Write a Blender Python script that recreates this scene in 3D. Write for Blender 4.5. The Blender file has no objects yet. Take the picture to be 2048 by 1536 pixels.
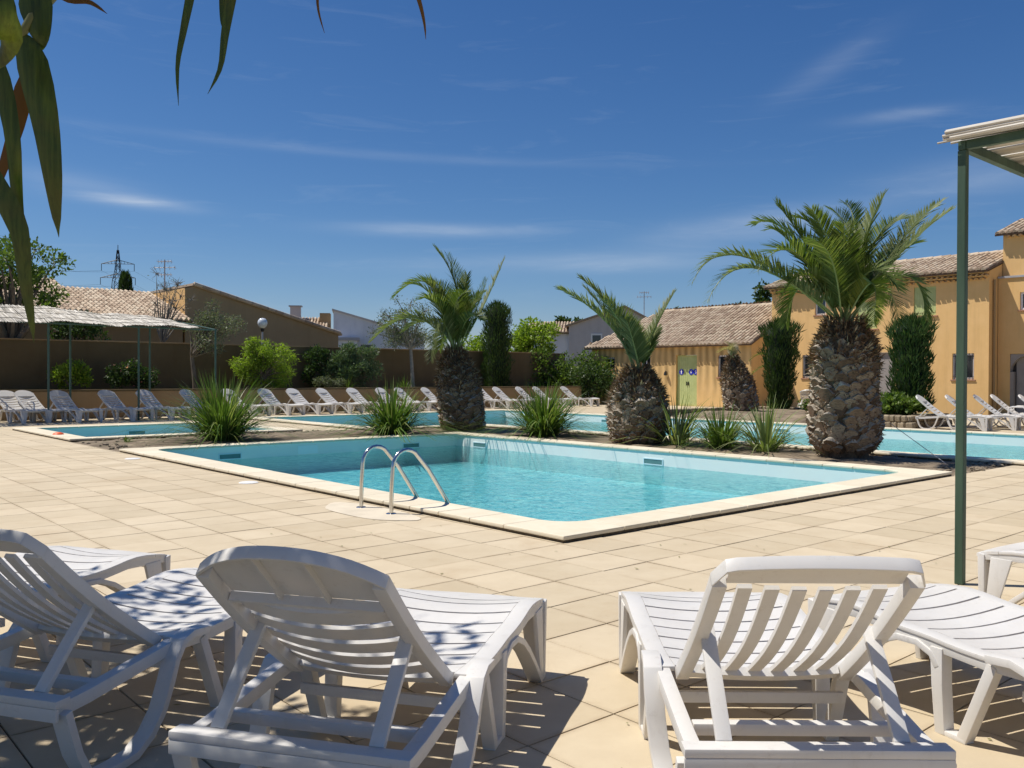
import bpy, bmesh, math, random
import numpy as np
from mathutils import Vector, Matrix

random.seed(7); rng = np.random.default_rng(7)
PI = math.pi; R = math.radians
sc = bpy.context.scene
COL = sc.collection

# ------------------------------------------------------------------ camera, sky, sun, exposure
cam_data = bpy.data.cameras.new('camera'); cam = bpy.data.objects.new('camera', cam_data); COL.objects.link(cam)
cam_data.sensor_width = 36.0; cam_data.lens = 30.88; cam_data.clip_start = .05; cam_data.clip_end = 6000
cam.matrix_world = Matrix.Translation((0, 0, 1.4)) @ Matrix.Rotation(PI/2 - math.atan(16/1757), 4, 'X') @ Matrix.Rotation(.0033, 4, 'Z')
sc.camera = cam

SUN_EL = R(61); SUN_DIR = Vector((-.985*math.cos(SUN_EL), .14*math.cos(SUN_EL), math.sin(SUN_EL))).normalized()
world = bpy.data.worlds.new('World'); sc.world = world; world.use_nodes = True
wn, wl = world.node_tree.nodes, world.node_tree.links
wn.clear()
w_out = wn.new('ShaderNodeOutputWorld'); w_bg = wn.new('ShaderNodeBackground'); w_bg.inputs['Strength'].default_value = .088
sky = wn.new('ShaderNodeTexSky'); sky.sky_type = 'NISHITA'; sky.sun_disc = False
sky.sun_elevation = SUN_EL; sky.sun_rotation = math.atan2(SUN_DIR.x, SUN_DIR.y)
sky.altitude = 0; sky.air_density = 1.0; sky.dust_density = .1; sky.ozone_density = 6.0
wl.new(w_bg.outputs[0], w_out.inputs['Surface'])

def wmath(op, a, b=None, c=None):
    n = wn.new('ShaderNodeMath'); n.operation = op
    for i, v in enumerate((a, b, c)):
        if v is None: continue
        if isinstance(v, (int, float)): n.inputs[i].default_value = v
        else: wl.new(v, n.inputs[i])
    return n.outputs[0]
w_ssep = wn.new('ShaderNodeSeparateColor'); wl.new(sky.outputs[0], w_ssep.inputs[0]); w_scmb = wn.new('ShaderNodeCombineColor')
for i_, (p_, k_) in enumerate(((1.42, 1.09), (1.145, .85), (.95, .87))):        # deep polarised blue
    wl.new(wmath('MULTIPLY', wmath('POWER', wmath('MULTIPLY', w_ssep.outputs[i_], .088), p_), k_/.088), w_scmb.inputs[i_])
w_tc = wn.new('ShaderNodeTexCoord'); w_sep = wn.new('ShaderNodeSeparateXYZ'); wl.new(w_tc.outputs['Generated'], w_sep.inputs[0])
w_az = wmath('ARCTAN2', w_sep.outputs[0], w_sep.outputs[1]); w_el = wmath('ARCSINE', w_sep.outputs[2])
w_cmb = wn.new('ShaderNodeCombineXYZ'); wl.new(wmath('MULTIPLY', w_az, 3.0), w_cmb.inputs[0]); wl.new(wmath('MULTIPLY', w_el, 22.0), w_cmb.inputs[1])
w_noise = wn.new('ShaderNodeTexNoise'); w_noise.inputs['Scale'].default_value = 2.2; w_noise.inputs['Detail'].default_value = 7; w_noise.inputs['Roughness'].default_value = .62
w_noise.inputs['Distortion'].default_value = .8; wl.new(w_cmb.outputs[0], w_noise.inputs['Vector'])
w_veil = wmath('MULTIPLY', wmath('MAXIMUM', wmath('SUBTRACT', w_noise.outputs['Fac'], .56), 0.0), .30)   # faint cirrus everywhere
w_total = w_veil
# separate thin wisps: azimuth, elevation, half width, half height, tilt (radians), strength
WISPS = [(-.405, .179, .050, .0055, -.05, .42), (-.46, .190, .065, .012, -.08, .16), (-.085, .1635, .095, .0065, .0, .34), (-.16, .243, .25, .0045, -.03, .09),
         (.265, .163, .10, .014, .09, .30), (.345, .320, .055, .012, .45, .10), (.41, .266, .05, .006, .02, .16), (.02, .127, .16, .010, .02, .12),
         (.50, .20, .10, .018, .05, .20), (-.42, .42, .03, .03, .3, .14), (.16, .128, .12, .010, .0, .16)]
for az, el, hw, hh, tilt, st in WISPS:
    da = wmath('SUBTRACT', w_az, az); de = wmath('SUBTRACT', w_el, el)
    u = wmath('DIVIDE', wmath('ADD', wmath('MULTIPLY', da, math.cos(tilt)), wmath('MULTIPLY', de, math.sin(tilt))), hw)
    v = wmath('DIVIDE', wmath('SUBTRACT', wmath('MULTIPLY', de, math.cos(tilt)), wmath('MULTIPLY', da, math.sin(tilt))), hh)
    g = wmath('EXPONENT', wmath('MULTIPLY', wmath('ADD', wmath('MULTIPLY', u, u), wmath('MULTIPLY', v, v)), -1.0))
    w_total = wmath('ADD', w_total, wmath('MULTIPLY', wmath('MULTIPLY', g, st), wmath('MULTIPLY', w_noise.outputs['Fac'], 1.7)))
w_mix = wn.new('ShaderNodeMix'); w_mix.data_type = 'RGBA'; w_mix.clamp_factor = True
wl.new(w_total, w_mix.inputs[0]); wl.new(w_scmb.outputs[0], w_mix.inputs[6]); w_mix.inputs[7].default_value = (7.2, 7.9, 8.8, 1)
wl.new(w_mix.outputs[2], w_bg.inputs['Color'])

sun_data = bpy.data.lights.new('sun', 'SUN'); sun_data.energy = 5.0; sun_data.angle = R(.5); sun_data.color = (1, .945, .86)
sun = bpy.data.objects.new('sun', sun_data); COL.objects.link(sun); sun.rotation_euler = SUN_DIR.to_track_quat('Z', 'Y').to_euler()
sc.view_settings.view_transform = 'Standard'; sc.view_settings.look = 'None'; sc.view_settings.gamma = 1.0
sc.view_settings.use_curve_mapping = False; sc.view_settings.exposure = 0.10
sc.render.engine = 'CYCLES'
sc.cycles.max_bounces = 8; sc.cycles.transparent_max_bounces = 16; sc.cycles.caustics_reflective = False; sc.cycles.caustics_refractive = False

# ------------------------------------------------------------------ the pool frame: a runs along the long side of the near pool, b across it
A0 = R(41.44); F0 = Vector((.437, 7.34, 0))
AX = Vector((-math.sin(A0), math.cos(A0), 0)); BX = Vector((math.cos(A0), math.sin(A0), 0))
def W(a, b, z=0.0): return F0 + AX*a + BX*b + Vector((0, 0, z))
def toab(p):
    q = Vector((p[0], p[1], 0)) - F0
    return q.dot(AX), q.dot(BX)

# ------------------------------------------------------------------ materials
def hexlin(r, g, b):
    f = lambda c: (c/255/12.92) if c/255 <= .04045 else ((c/255+.055)/1.055)**2.4
    return (f(r), f(g), f(b))

class NT:
    def __init__(s, name):
        s.m = bpy.data.materials.new(name); s.m.use_nodes = True
        s.n, s.l = s.m.node_tree.nodes, s.m.node_tree.links; s.n.clear()
        s.out = s.n.new('ShaderNodeOutputMaterial')
    def node(s, t, **kw):
        n = s.n.new(t)
        for k, v in kw.items():
            if hasattr(n, k): setattr(n, k, v)
        return n
    def put(s, sock, v):
        if isinstance(v, bpy.types.NodeSocket): s.l.new(v, sock)
        elif isinstance(v, (tuple, list)) and len(v) == 3 and sock.type == 'RGBA': sock.default_value = (*v, 1)
        else: sock.default_value = v
    def math(s, op, a, b=None, clamp=False):
        n = s.node('ShaderNodeMath', operation=op, use_clamp=clamp); s.put(n.inputs[0], a)
        if b is not None: s.put(n.inputs[1], b)
        return n.outputs[0]
    def mix(s, f, a, b, blend='MIX'):
        n = s.node('ShaderNodeMix', data_type='RGBA', blend_type=blend); n.clamp_factor = True
        s.put(n.inputs[0], f); s.put(n.inputs[6], a); s.put(n.inputs[7], b); return n.outputs[2]
    def noise(s, vec, scale, detail=4, rough=.55, dist=0.0):
        n = s.node('ShaderNodeTexNoise'); s.put(n.inputs['Vector'], vec); n.inputs['Scale'].default_value = scale
        n.inputs['Detail'].default_value = detail; n.inputs['Roughness'].default_value = rough; n.inputs['Distortion'].default_value = dist
        return n.outputs['Fac']
    def mapr(s, v, a, b, c=0.0, d=1.0):
        n = s.node('ShaderNodeMapRange'); s.put(n.inputs[0], v)
        for i, x in enumerate((a, b, c, d)): n.inputs[i+1].default_value = x
        return n.outputs[0]
    def scaled(s, vec, sx, sy, sz):
        n = s.node('ShaderNodeMapping'); s.put(n.inputs['Vector'], vec); n.inputs['Scale'].default_value = (sx, sy, sz); return n.outputs[0]
    def obj(s): return s.node('ShaderNodeTexCoord').outputs['Object']
    def pos(s): return s.node('ShaderNodeNewGeometry').outputs['Position']
    def rand(s):
        g = s.node('ShaderNodeNewGeometry').outputs['Random Per Island']; o = s.node('ShaderNodeObjectInfo').outputs['Random']
        return s.math('FRACT', s.math('ADD', g, s.math('MULTIPLY', o, 7.31)))
    def bump(s, h, strength, dist=.01):
        n = s.node('ShaderNodeBump'); s.put(n.inputs['Height'], h); n.inputs['Strength'].default_value = strength; n.inputs['Distance'].default_value = dist
        return n.outputs[0]
    def principled(s, color, rough=.6, normal=None, metallic=0.0, spec=.5, **kw):
        p = s.node('ShaderNodeBsdfPrincipled'); s.put(p.inputs['Base Color'], color); s.put(p.inputs['Roughness'], rough)
        p.inputs['Metallic'].default_value = metallic; p.inputs['Specular IOR Level'].default_value = spec
        if normal is not None: s.put(p.inputs['Normal'], normal)
        for k, v in kw.items(): s.put(p.inputs[k], v)
        return p.outputs[0]
    def end(s, shader): s.l.new(shader, s.out.inputs['Surface']); return s.m

def mul(c, k): return tuple(min(1, x*k) for x in c)

def basic(name, color, rough=.6, var=.12, scale=4, rand=0.0, bump=0.0, bscale=60, metallic=0.0, spec=.4, world_pos=False, color2=None, stretch=None):
    t = NT(name); v = t.pos() if world_pos else t.obj()
    if stretch: v = t.scaled(v, *stretch)
    f = t.mapr(t.noise(v, scale, 6, .6), .3, .7)
    c = t.mix(f, mul(color, 1-var), color2 if color2 else mul(color, 1+var))
    if rand: c = t.mix(1.0, c, t.mix(t.rand(), (1-rand,)*3, (1+rand,)*3), 'MULTIPLY')
    nrm = t.bump(t.noise(v, bscale, 3), bump) if bump else None
    return t.end(t.principled(c, rough, nrm, metallic, spec))

def leaf_mat(name, c1, c2, transl=.3, rough=.45, c3=None):
    t = NT(name); r = t.rand()
    c = t.mix(r, c1, c2)
    if c3: c = t.mix(t.mapr(r, .8, 1.0), c, c3)
    p = t.principled(c, rough, spec=.22)
    tr = t.node('ShaderNodeBsdfTranslucent'); t.put(tr.inputs[0], t.mix(1.0, c, (1.5, 1.7, .7), 'MULTIPLY'))
    m = t.node('ShaderNodeMixShader'); m.inputs[0].default_value = transl; t.l.new(p, m.inputs[1]); t.l.new(tr.outputs[0], m.inputs[2])
    return t.end(m.outputs[0])

MT = {}
def plastic_material():
    t = NT('white_plastic'); o = t.obj(); p = t.pos()
    c = t.mix(t.mapr(t.noise(p, 2.5, 6, .65), .35, .75), (.775, .76, .725), (.71, .69, .645)); c = t.mix(t.mapr(t.noise(p, 22, 6, .8), .57, .82, 0, .55), c, (.40, .35, .28)); c = t.mix(t.mapr(t.noise(t.scaled(p, 5, 5, 1.2), 3, 5, .7), .58, .80, 0, .35), c, (.50, .46, .39))
    pr = t.principled(c, t.mapr(t.noise(p, 9, 4), .3, .7, .32, .5), t.bump(t.noise(p, 30, 3), .05, .003), spec=.4)
    tr = t.node('ShaderNodeBsdfTranslucent'); tr.inputs[0].default_value = (.80, .60, .36, 1)
    m = t.node('ShaderNodeMixShader'); m.inputs[0].default_value = .14; t.l.new(pr, m.inputs[1]); t.l.new(tr.outputs[0], m.inputs[2])
    return t.end(m.outputs[0])
MT['plastic'] = plastic_material()
MT['plastic_plain'] = basic('white_plastic', (.80, .79, .76), .38, .035, 3, rand=.02, spec=.5, bump=.03, bscale=25)
def deck_material():
    t = NT('sandstone_tile'); p = t.pos()
    big = t.mapr(t.noise(p, .45, 5, .6), .35, .7); mid = t.mapr(t.noise(p, 3.2, 6, .65), .3, .72); fine = t.noise(p, 90, 3, .7)
    c = t.mix(big, (.56, .465, .32), (.61, .52, .375)); c = t.mix(t.math('MULTIPLY', mid, .5), c, (.465, .375, .25))
    c = t.mix(1.0, c, t.mix(t.rand(), (.915, .91, .895), (1.05, 1.05, 1.055)), 'MULTIPLY')
    c = t.mix(t.math('MULTIPLY', t.mapr(t.noise(p, 1.1, 8, .72, .6), .54, .78), .5), c, (.40, .285, .165))
    c = t.mix(t.mapr(t.noise(p, 130, 2, .8), .66, .8, 0, .35), c, (.30, .22, .14))
    mp = t.node('ShaderNodeMapping'); t.put(mp.inputs['Vector'], p); mp.inputs['Rotation'].default_value = (0, 0, -A0)      # grime gathers along the tile edges
    fb = F0.x*math.cos(A0)+F0.y*math.sin(A0); fa = -F0.x*math.sin(A0)+F0.y*math.cos(A0); mp.inputs['Location'].default_value = (2.46-fb, -fa, 0)
    sx = t.node('ShaderNodeSeparateXYZ'); t.put(sx.inputs[0], mp.outputs[0]); ed = []
    for k_, pitch in ((0, .485), (1, .462)):
        f_ = t.math('FRACT', t.math('DIVIDE', sx.outputs[k_], pitch)); ed.append(t.math('MINIMUM', f_, t.math('SUBTRACT', 1.0, f_)))
    edge = t.mapr(t.math('MINIMUM', ed[0], ed[1]), .008, .075, 1, 0)
    c = t.mix(t.math('MULTIPLY', edge, t.mapr(t.noise(p, 2.3, 6, .75), .42, .72, 0, .75)), c, (.33, .24, .145))
    c = t.mix(t.mapr(t.noise(p, 7, 7, .78, .5), .60, .80, 0, .45), c, (.36, .27, .17))
    return t.end(t.principled(c, .8, t.bump(t.math('ADD', t.math('MULTIPLY', fine, .5), mid), .18, .004), spec=.25))
MT['tile'] = deck_material()
MT['joint'] = basic('joint_sand', (.10, .072, .045), .95, .3, 8, world_pos=True)
def coping_material():
    t = NT('coping_stone'); p = t.pos()
    mid = t.mapr(t.noise(p, 5, 6, .65), .3, .72)
    c = t.mix(mid, (.74, .67, .52), (.67, .585, .43)); c = t.mix(1.0, c, t.mix(t.rand(), (.93, .93, .92), (1.05, 1.05, 1.06)), 'MULTIPLY')
    c = t.mix(t.mapr(t.noise(p, 18, 5, .7), .64, .8, 0, .3), c, (.34, .25, .15))
    return t.end(t.principled(c, .75, t.bump(t.noise(p, 70, 3), .12, .004), spec=.25))
MT['coping'] = coping_material()
MT['mortar'] = basic('dark_mortar', (.13, .095, .055), .95, .5, 14, bump=.5, world_pos=True)
MT['liner'] = basic('pool_liner', (.86, .87, .82), .5, .04, 1.5, world_pos=True, color2=(.78, .83, .80))
MT['liner_tile'] = basic('waterline_band', (.50, .72, .72), .4, .06, 3, world_pos=True)
MT['skimmer'] = basic('skimmer_plastic', (.62, .78, .82), .4, .04, 3)
MT['panel'] = basic('pale_panel', (.80, .88, .88), .4, .03, 3)
MT['slot'] = basic('skimmer_slot', (.10, .22, .22), .6, .1, 3)
def water_material():
    t = NT('pool_water'); p = t.pos()
    n1 = t.noise(t.scaled(p, 1, 1.0, 1), 4.2, 4, .6, .6); n2 = t.noise(p, 12, 3, .6, .4)
    h = t.math('ADD', n1, t.math('MULTIPLY', n2, .35))
    nrm = t.bump(h, .8, .05)
    lw = t.node('ShaderNodeLayerWeight'); lw.inputs['Blend'].default_value = .5; t.put(lw.inputs['Normal'], nrm)
    fr = t.node('ShaderNodeFresnel'); fr.inputs['IOR'].default_value = 1.33; t.put(fr.inputs['Normal'], nrm)
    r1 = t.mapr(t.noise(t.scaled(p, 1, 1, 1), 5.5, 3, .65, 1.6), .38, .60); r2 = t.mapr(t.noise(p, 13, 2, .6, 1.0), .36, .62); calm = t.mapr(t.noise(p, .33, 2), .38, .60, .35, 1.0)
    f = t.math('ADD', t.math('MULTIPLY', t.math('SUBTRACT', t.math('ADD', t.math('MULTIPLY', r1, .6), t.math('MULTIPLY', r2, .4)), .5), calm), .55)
    tint = t.mix(f, (.03, .41, .54), (.60, .94, .96))  # bright and dark of the refracting ripples put into the tint
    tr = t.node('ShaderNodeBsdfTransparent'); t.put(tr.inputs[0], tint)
    gl = t.node('ShaderNodeBsdfGlossy'); gl.inputs['Roughness'].default_value = .04; t.put(gl.inputs['Normal'], nrm); gl.inputs[0].default_value = (1, 1, 1, 1)
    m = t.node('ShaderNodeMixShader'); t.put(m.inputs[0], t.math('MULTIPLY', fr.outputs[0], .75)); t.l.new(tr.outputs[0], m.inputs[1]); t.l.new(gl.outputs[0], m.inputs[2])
    return t.end(m.outputs[0])
MT['water'] = water_material()
MT['steel'] = basic('polished_steel', (.62, .61, .58), .18, .05, 6, metallic=1.0, spec=.5)
MT['soil'] = basic('garden_soil', (.17, .125, .08), .95, .4, 3, bump=1.0, bscale=22, world_pos=True, color2=(.30, .235, .16))
MT['earth'] = basic('dry_earth', (.25, .20, .13), .95, .25, .6, bump=.4, bscale=8, world_pos=True, color2=(.17, .17, .08))
MT['rock'] = basic('rubble_stone', (.20, .16, .11), .9, .35, 6, rand=.35, bump=.5, bscale=20)
def render_material(name, c1, c2, streak=0.0, sc_=1.6):
    t = NT(name); o = t.obj(); p = t.pos()
    c = t.mix(t.mapr(t.noise(o, sc_, 6, .65), .3, .7), c1, c2)
    c = t.mix(t.mapr(t.noise(t.scaled(o, 2.6, 2.6, .22), 1.2, 6, .7), .5, .8, 0, .35), c, mul(c1, .62))
    if streak:
        n = t.node('ShaderNodeSeparateXYZ'); t.put(n.inputs[0], o)
        ph = t.math('ADD', t.math('MULTIPLY', n.outputs[1], 15.7), t.math('MULTIPLY', t.noise(o, .8, 2), 4.0))
        w = t.math('ADD', t.math('MULTIPLY', t.math('SINE', ph), .5), .5)
        w = t.math('MULTIPLY', t.math('MULTIPLY', w, t.mapr(n.outputs[2], .3, 1.3)), t.mapr(t.noise(t.scaled(o, .5, .5, .3), 2.0, 4), .3, .6, .4, 1.0))
        c = t.mix(t.math('MULTIPLY', w, streak), c, mul(c1, .38))
    fine = t.noise(o, 45, 3, .7)
    return t.end(t.principled(c, .9, t.bump(fine, .25, .006), spec=.15))
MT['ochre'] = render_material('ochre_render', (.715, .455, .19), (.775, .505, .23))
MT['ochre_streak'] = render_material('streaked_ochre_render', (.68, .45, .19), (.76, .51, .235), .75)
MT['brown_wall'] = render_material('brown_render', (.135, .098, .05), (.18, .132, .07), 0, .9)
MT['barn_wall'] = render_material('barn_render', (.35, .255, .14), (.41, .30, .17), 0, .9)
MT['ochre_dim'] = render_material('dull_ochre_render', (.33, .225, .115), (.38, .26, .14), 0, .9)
MT['white_wall'] = render_material('white_render', (.62, .64, .68), (.70, .72, .75))
MT['grey_wall'] = render_material('pale_grey_render', (.50, .46, .44), (.56, .52, .50))
def roof_material():
    t = NT('clay_roof_tile'); r = t.rand(); o = t.obj()
    c = t.mix(t.mapr(r, 0, .5), (.36, .265, .185), (.55, .43, .31)); c = t.mix(t.mapr(r, .5, 1.0), c, (.60, .50, .37))
    c = t.mix(t.mapr(t.noise(o, 9, 5, .7), .5, .75, 0, .55), c, (.20, .15, .12))
    return t.end(t.principled(c, .85, t.bump(t.noise(o, 60, 3), .2, .004), spec=.2))
MT['roof'] = roof_material()
MT['roof_base'] = basic('roof_bedding', (.12, .08, .06), .95, .2, 3)
MT['reed'] = basic('dry_reed', (.40, .36, .29), .8, .2, 9, rand=.35, color2=(.64, .61, .55), stretch=(1, .12, 1))
MT['green_paint'] = basic('green_painted_timber', (.035, .082, .05), .55, .35, 5, bump=.25, bscale=30, color2=(.075, .125, .08), stretch=(1, 1, .12))
MT['green_metal'] = basic('dark_green_metal', (.05, .10, .08), .5, .15, 5)
MT['shutter'] = basic('pale_green_paint', (.44, .50, .20), .6, .08, 3, color2=(.50, .56, .25))
MT['white_paint'] = basic('white_paint', (.78, .77, .74), .45, .04, 3)
MT['lilac_frame'] = basic('pale_window_frame', (.74, .72, .74), .5, .05, 3)
MT['iron'] = basic('dark_iron', (.02, .02, .02), .5, .1, 3)
MT['glass'] = basic('dark_window_glass', (.018, .022, .028), .06, .15, 1.2, spec=.8)
MT['dark_open'] = basic('dark_interior', (.05, .045, .045), .9, .2, 2)
MT['grey_door'] = basic('grey_door_paint', (.30, .27, .25), .6, .1, 3)
MT['zinc'] = basic('zinc_gutter', (.36, .36, .38), .4, .1, 3)
MT['sill_brick'] = basic('red_brick_sill', (.36, .19, .12), .85, .2, 6)
MT['blue'] = basic('blue_sign', (.02, .03, .42), .4, .05, 3)
MT['sign_white'] = basic('sign_white', (.8, .8, .8), .4, .03, 3)
MT['globe'] = basic('clear_globe', (.62, .66, .70), .08, .06, 2, spec=.9)
MT['orange'] = basic('orange_plastic', (.75, .12, .03), .5, .1, 8)
MT['bark'] = basic('tree_bark', (.13, .10, .075), .9, .4, 7, bump=.8, bscale=25, color2=(.20, .17, .13), stretch=(1, 1, .3))
MT['pale_bark'] = basic('pale_bark', (.27, .25, .21), .9, .3, 7, bump=.5, bscale=25)
MT['twig'] = basic('bare_twig', (.22, .20, .17), .9, .2, 5)
MT['palm_core'] = basic('palm_trunk_fibre', (.085, .058, .038), .95, .5, 9, bump=1.0, bscale=30, color2=(.22, .155, .10), stretch=(1, 1, .5))
def scale_material():
    t = NT('palm_leaf_base'); o = t.obj(); r = t.rand()
    c = t.mix(t.mapr(r, 0, .6), (.115, .068, .040), (.29, .205, .135)); c = t.mix(t.mapr(r, .62, 1), c, (.37, .30, .22))
    c = t.mix(t.mapr(t.noise(t.scaled(o, 1, 1, 3), 26, 4, .7), .45, .7, 0, .8), c, (.055, .038, .027))
    return t.end(t.principled(c, .9, t.bump(t.noise(o, 80, 3), .4, .006), spec=.15))
MT['scale'] = scale_material()
MT['scale_cut'] = basic('cut_leaf_base', (.36, .31, .24), .9, .3, 30, rand=.35)
MT['fibre'] = leaf_mat('palm_fibre', (.11, .055, .03), (.26, .17, .10), .1, .8, (.44, .36, .26))
MT['frond'] = leaf_mat('palm_frond_leaflet', (.065, .10, .022), (.15, .185, .045), .32, .5, (.24, .26, .09))
MT['frond_grey'] = leaf_mat('grey_green_leaflet', (.095, .12, .045), (.19, .21, .085), .28, .5, (.30, .31, .15))
MT['frond_yellow'] = leaf_mat('yellow_green_leaflet', (.15, .18, .035), (.25, .26, .05), .35, .4)
MT['frond_dry'] = leaf_mat('dry_leaflet', (.33, .27, .16), (.45, .38, .25), .25, .7)
MT['rachis'] = basic('frond_midrib', (.24, .28, .09), .5, .15, 6)
MT['yucca'] = leaf_mat('strap_leaf', (.055, .105, .02), (.14, .20, .045), .3, .4, (.30, .32, .13))
MT['variegated'] = leaf_mat('variegated_leaf', (.12, .17, .05), (.28, .31, .13), .25, .4, (.42, .42, .25))
MT['cypress'] = leaf_mat('cypress_spray', (.025, .055, .012), (.065, .105, .025), .18, .55)
MT['cypress_core'] = basic('cypress_dark_core', (.012, .022, .008), .9, .3, 8)  # dark fill for the light blocking cores of the cypresses
MT['leaf_dark'] = leaf_mat('dark_leaf', (.03, .06, .018), (.07, .11, .03), .25)
MT['leaf_mid'] = leaf_mat('mid_green_leaf', (.065, .115, .02), (.15, .21, .04), .3)
MT['leaf_bright'] = leaf_mat('bright_leaf', (.15, .23, .025), (.28, .36, .05), .4)
MT['leaf_grey'] = leaf_mat('grey_green_leaf', (.10, .12, .07), (.17, .19, .12), .25)
MT['leaf_oleander'] = leaf_mat('oleander_leaf', (.06, .10, .045), (.13, .18, .09), .25)
MT['pink'] = leaf_mat('pink_petal', (.55, .22, .24), (.65, .35, .36), .3)
MT['cane_plain'] = leaf_mat('cane_leaf', (.03, .052, .010), (.055, .08, .016), .22, .4)
def cane_material():
    t = NT('cane_leaf_veined'); o = t.obj(); v = t.noise(t.scaled(o, 60, 60, 2.0), 3.0, 4, .7); r = t.mapr(t.noise(o, 9, 4, .7), .45, .72)
    c = t.mix(t.mapr(v, .35, .65), (.028, .045, .008), (.062, .085, .016)); c = t.mix(t.math('MULTIPLY', r, .5), c, (.11, .085, .02))
    p = t.principled(c, .4, t.bump(v, .35, .002), spec=.4); tr = t.node('ShaderNodeBsdfTranslucent'); t.put(tr.inputs[0], t.mix(1.0, c, (1.6, 1.8, .6), 'MULTIPLY'))
    m = t.node('ShaderNodeMixShader'); m.inputs[0].default_value = .3; t.l.new(p, m.inputs[1]); t.l.new(tr.outputs[0], m.inputs[2]); return t.end(m.outputs[0])
MT['cane'] = cane_material()
MT['cane_brown'] = leaf_mat('withered_cane_leaf', (.05, .03, .012), (.15, .07, .02), .2, .6)
MT['cane_stem'] = basic('cane_stem', (.16, .17, .06), .5, .2, 9)
MT['debris'] = leaf_mat('fallen_leaf', (.12, .16, .03), (.22, .20, .06), .2)

# ------------------------------------------------------------------ mesh helpers
def link(o, parent=None, loc=None, rotz=None):
    COL.objects.link(o)
    if parent is not None: o.parent = parent
    if loc is not None: o.location = loc
    if rotz is not None: o.rotation_euler = (0, 0, rotz)
    return o
def tag(o, label=None, cat=None, group=None, kind=None):
    if label: o['label'] = label
    if cat: o['category'] = cat
    if group: o['group'] = group
    if kind: o['kind'] = kind
    return o
def thing(name, label, cat, loc=(0, 0, 0), rotz=0.0, group=None):
    o = bpy.data.objects.new(name, None); o.empty_display_size = .2
    link(o, None, loc, rotz); return tag(o, label, cat, group)
def sharp(me, ang=38):
    me.polygons.foreach_set('use_smooth', [True]*len(me.polygons)); me.set_sharp_from_angle(angle=R(ang))

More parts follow.
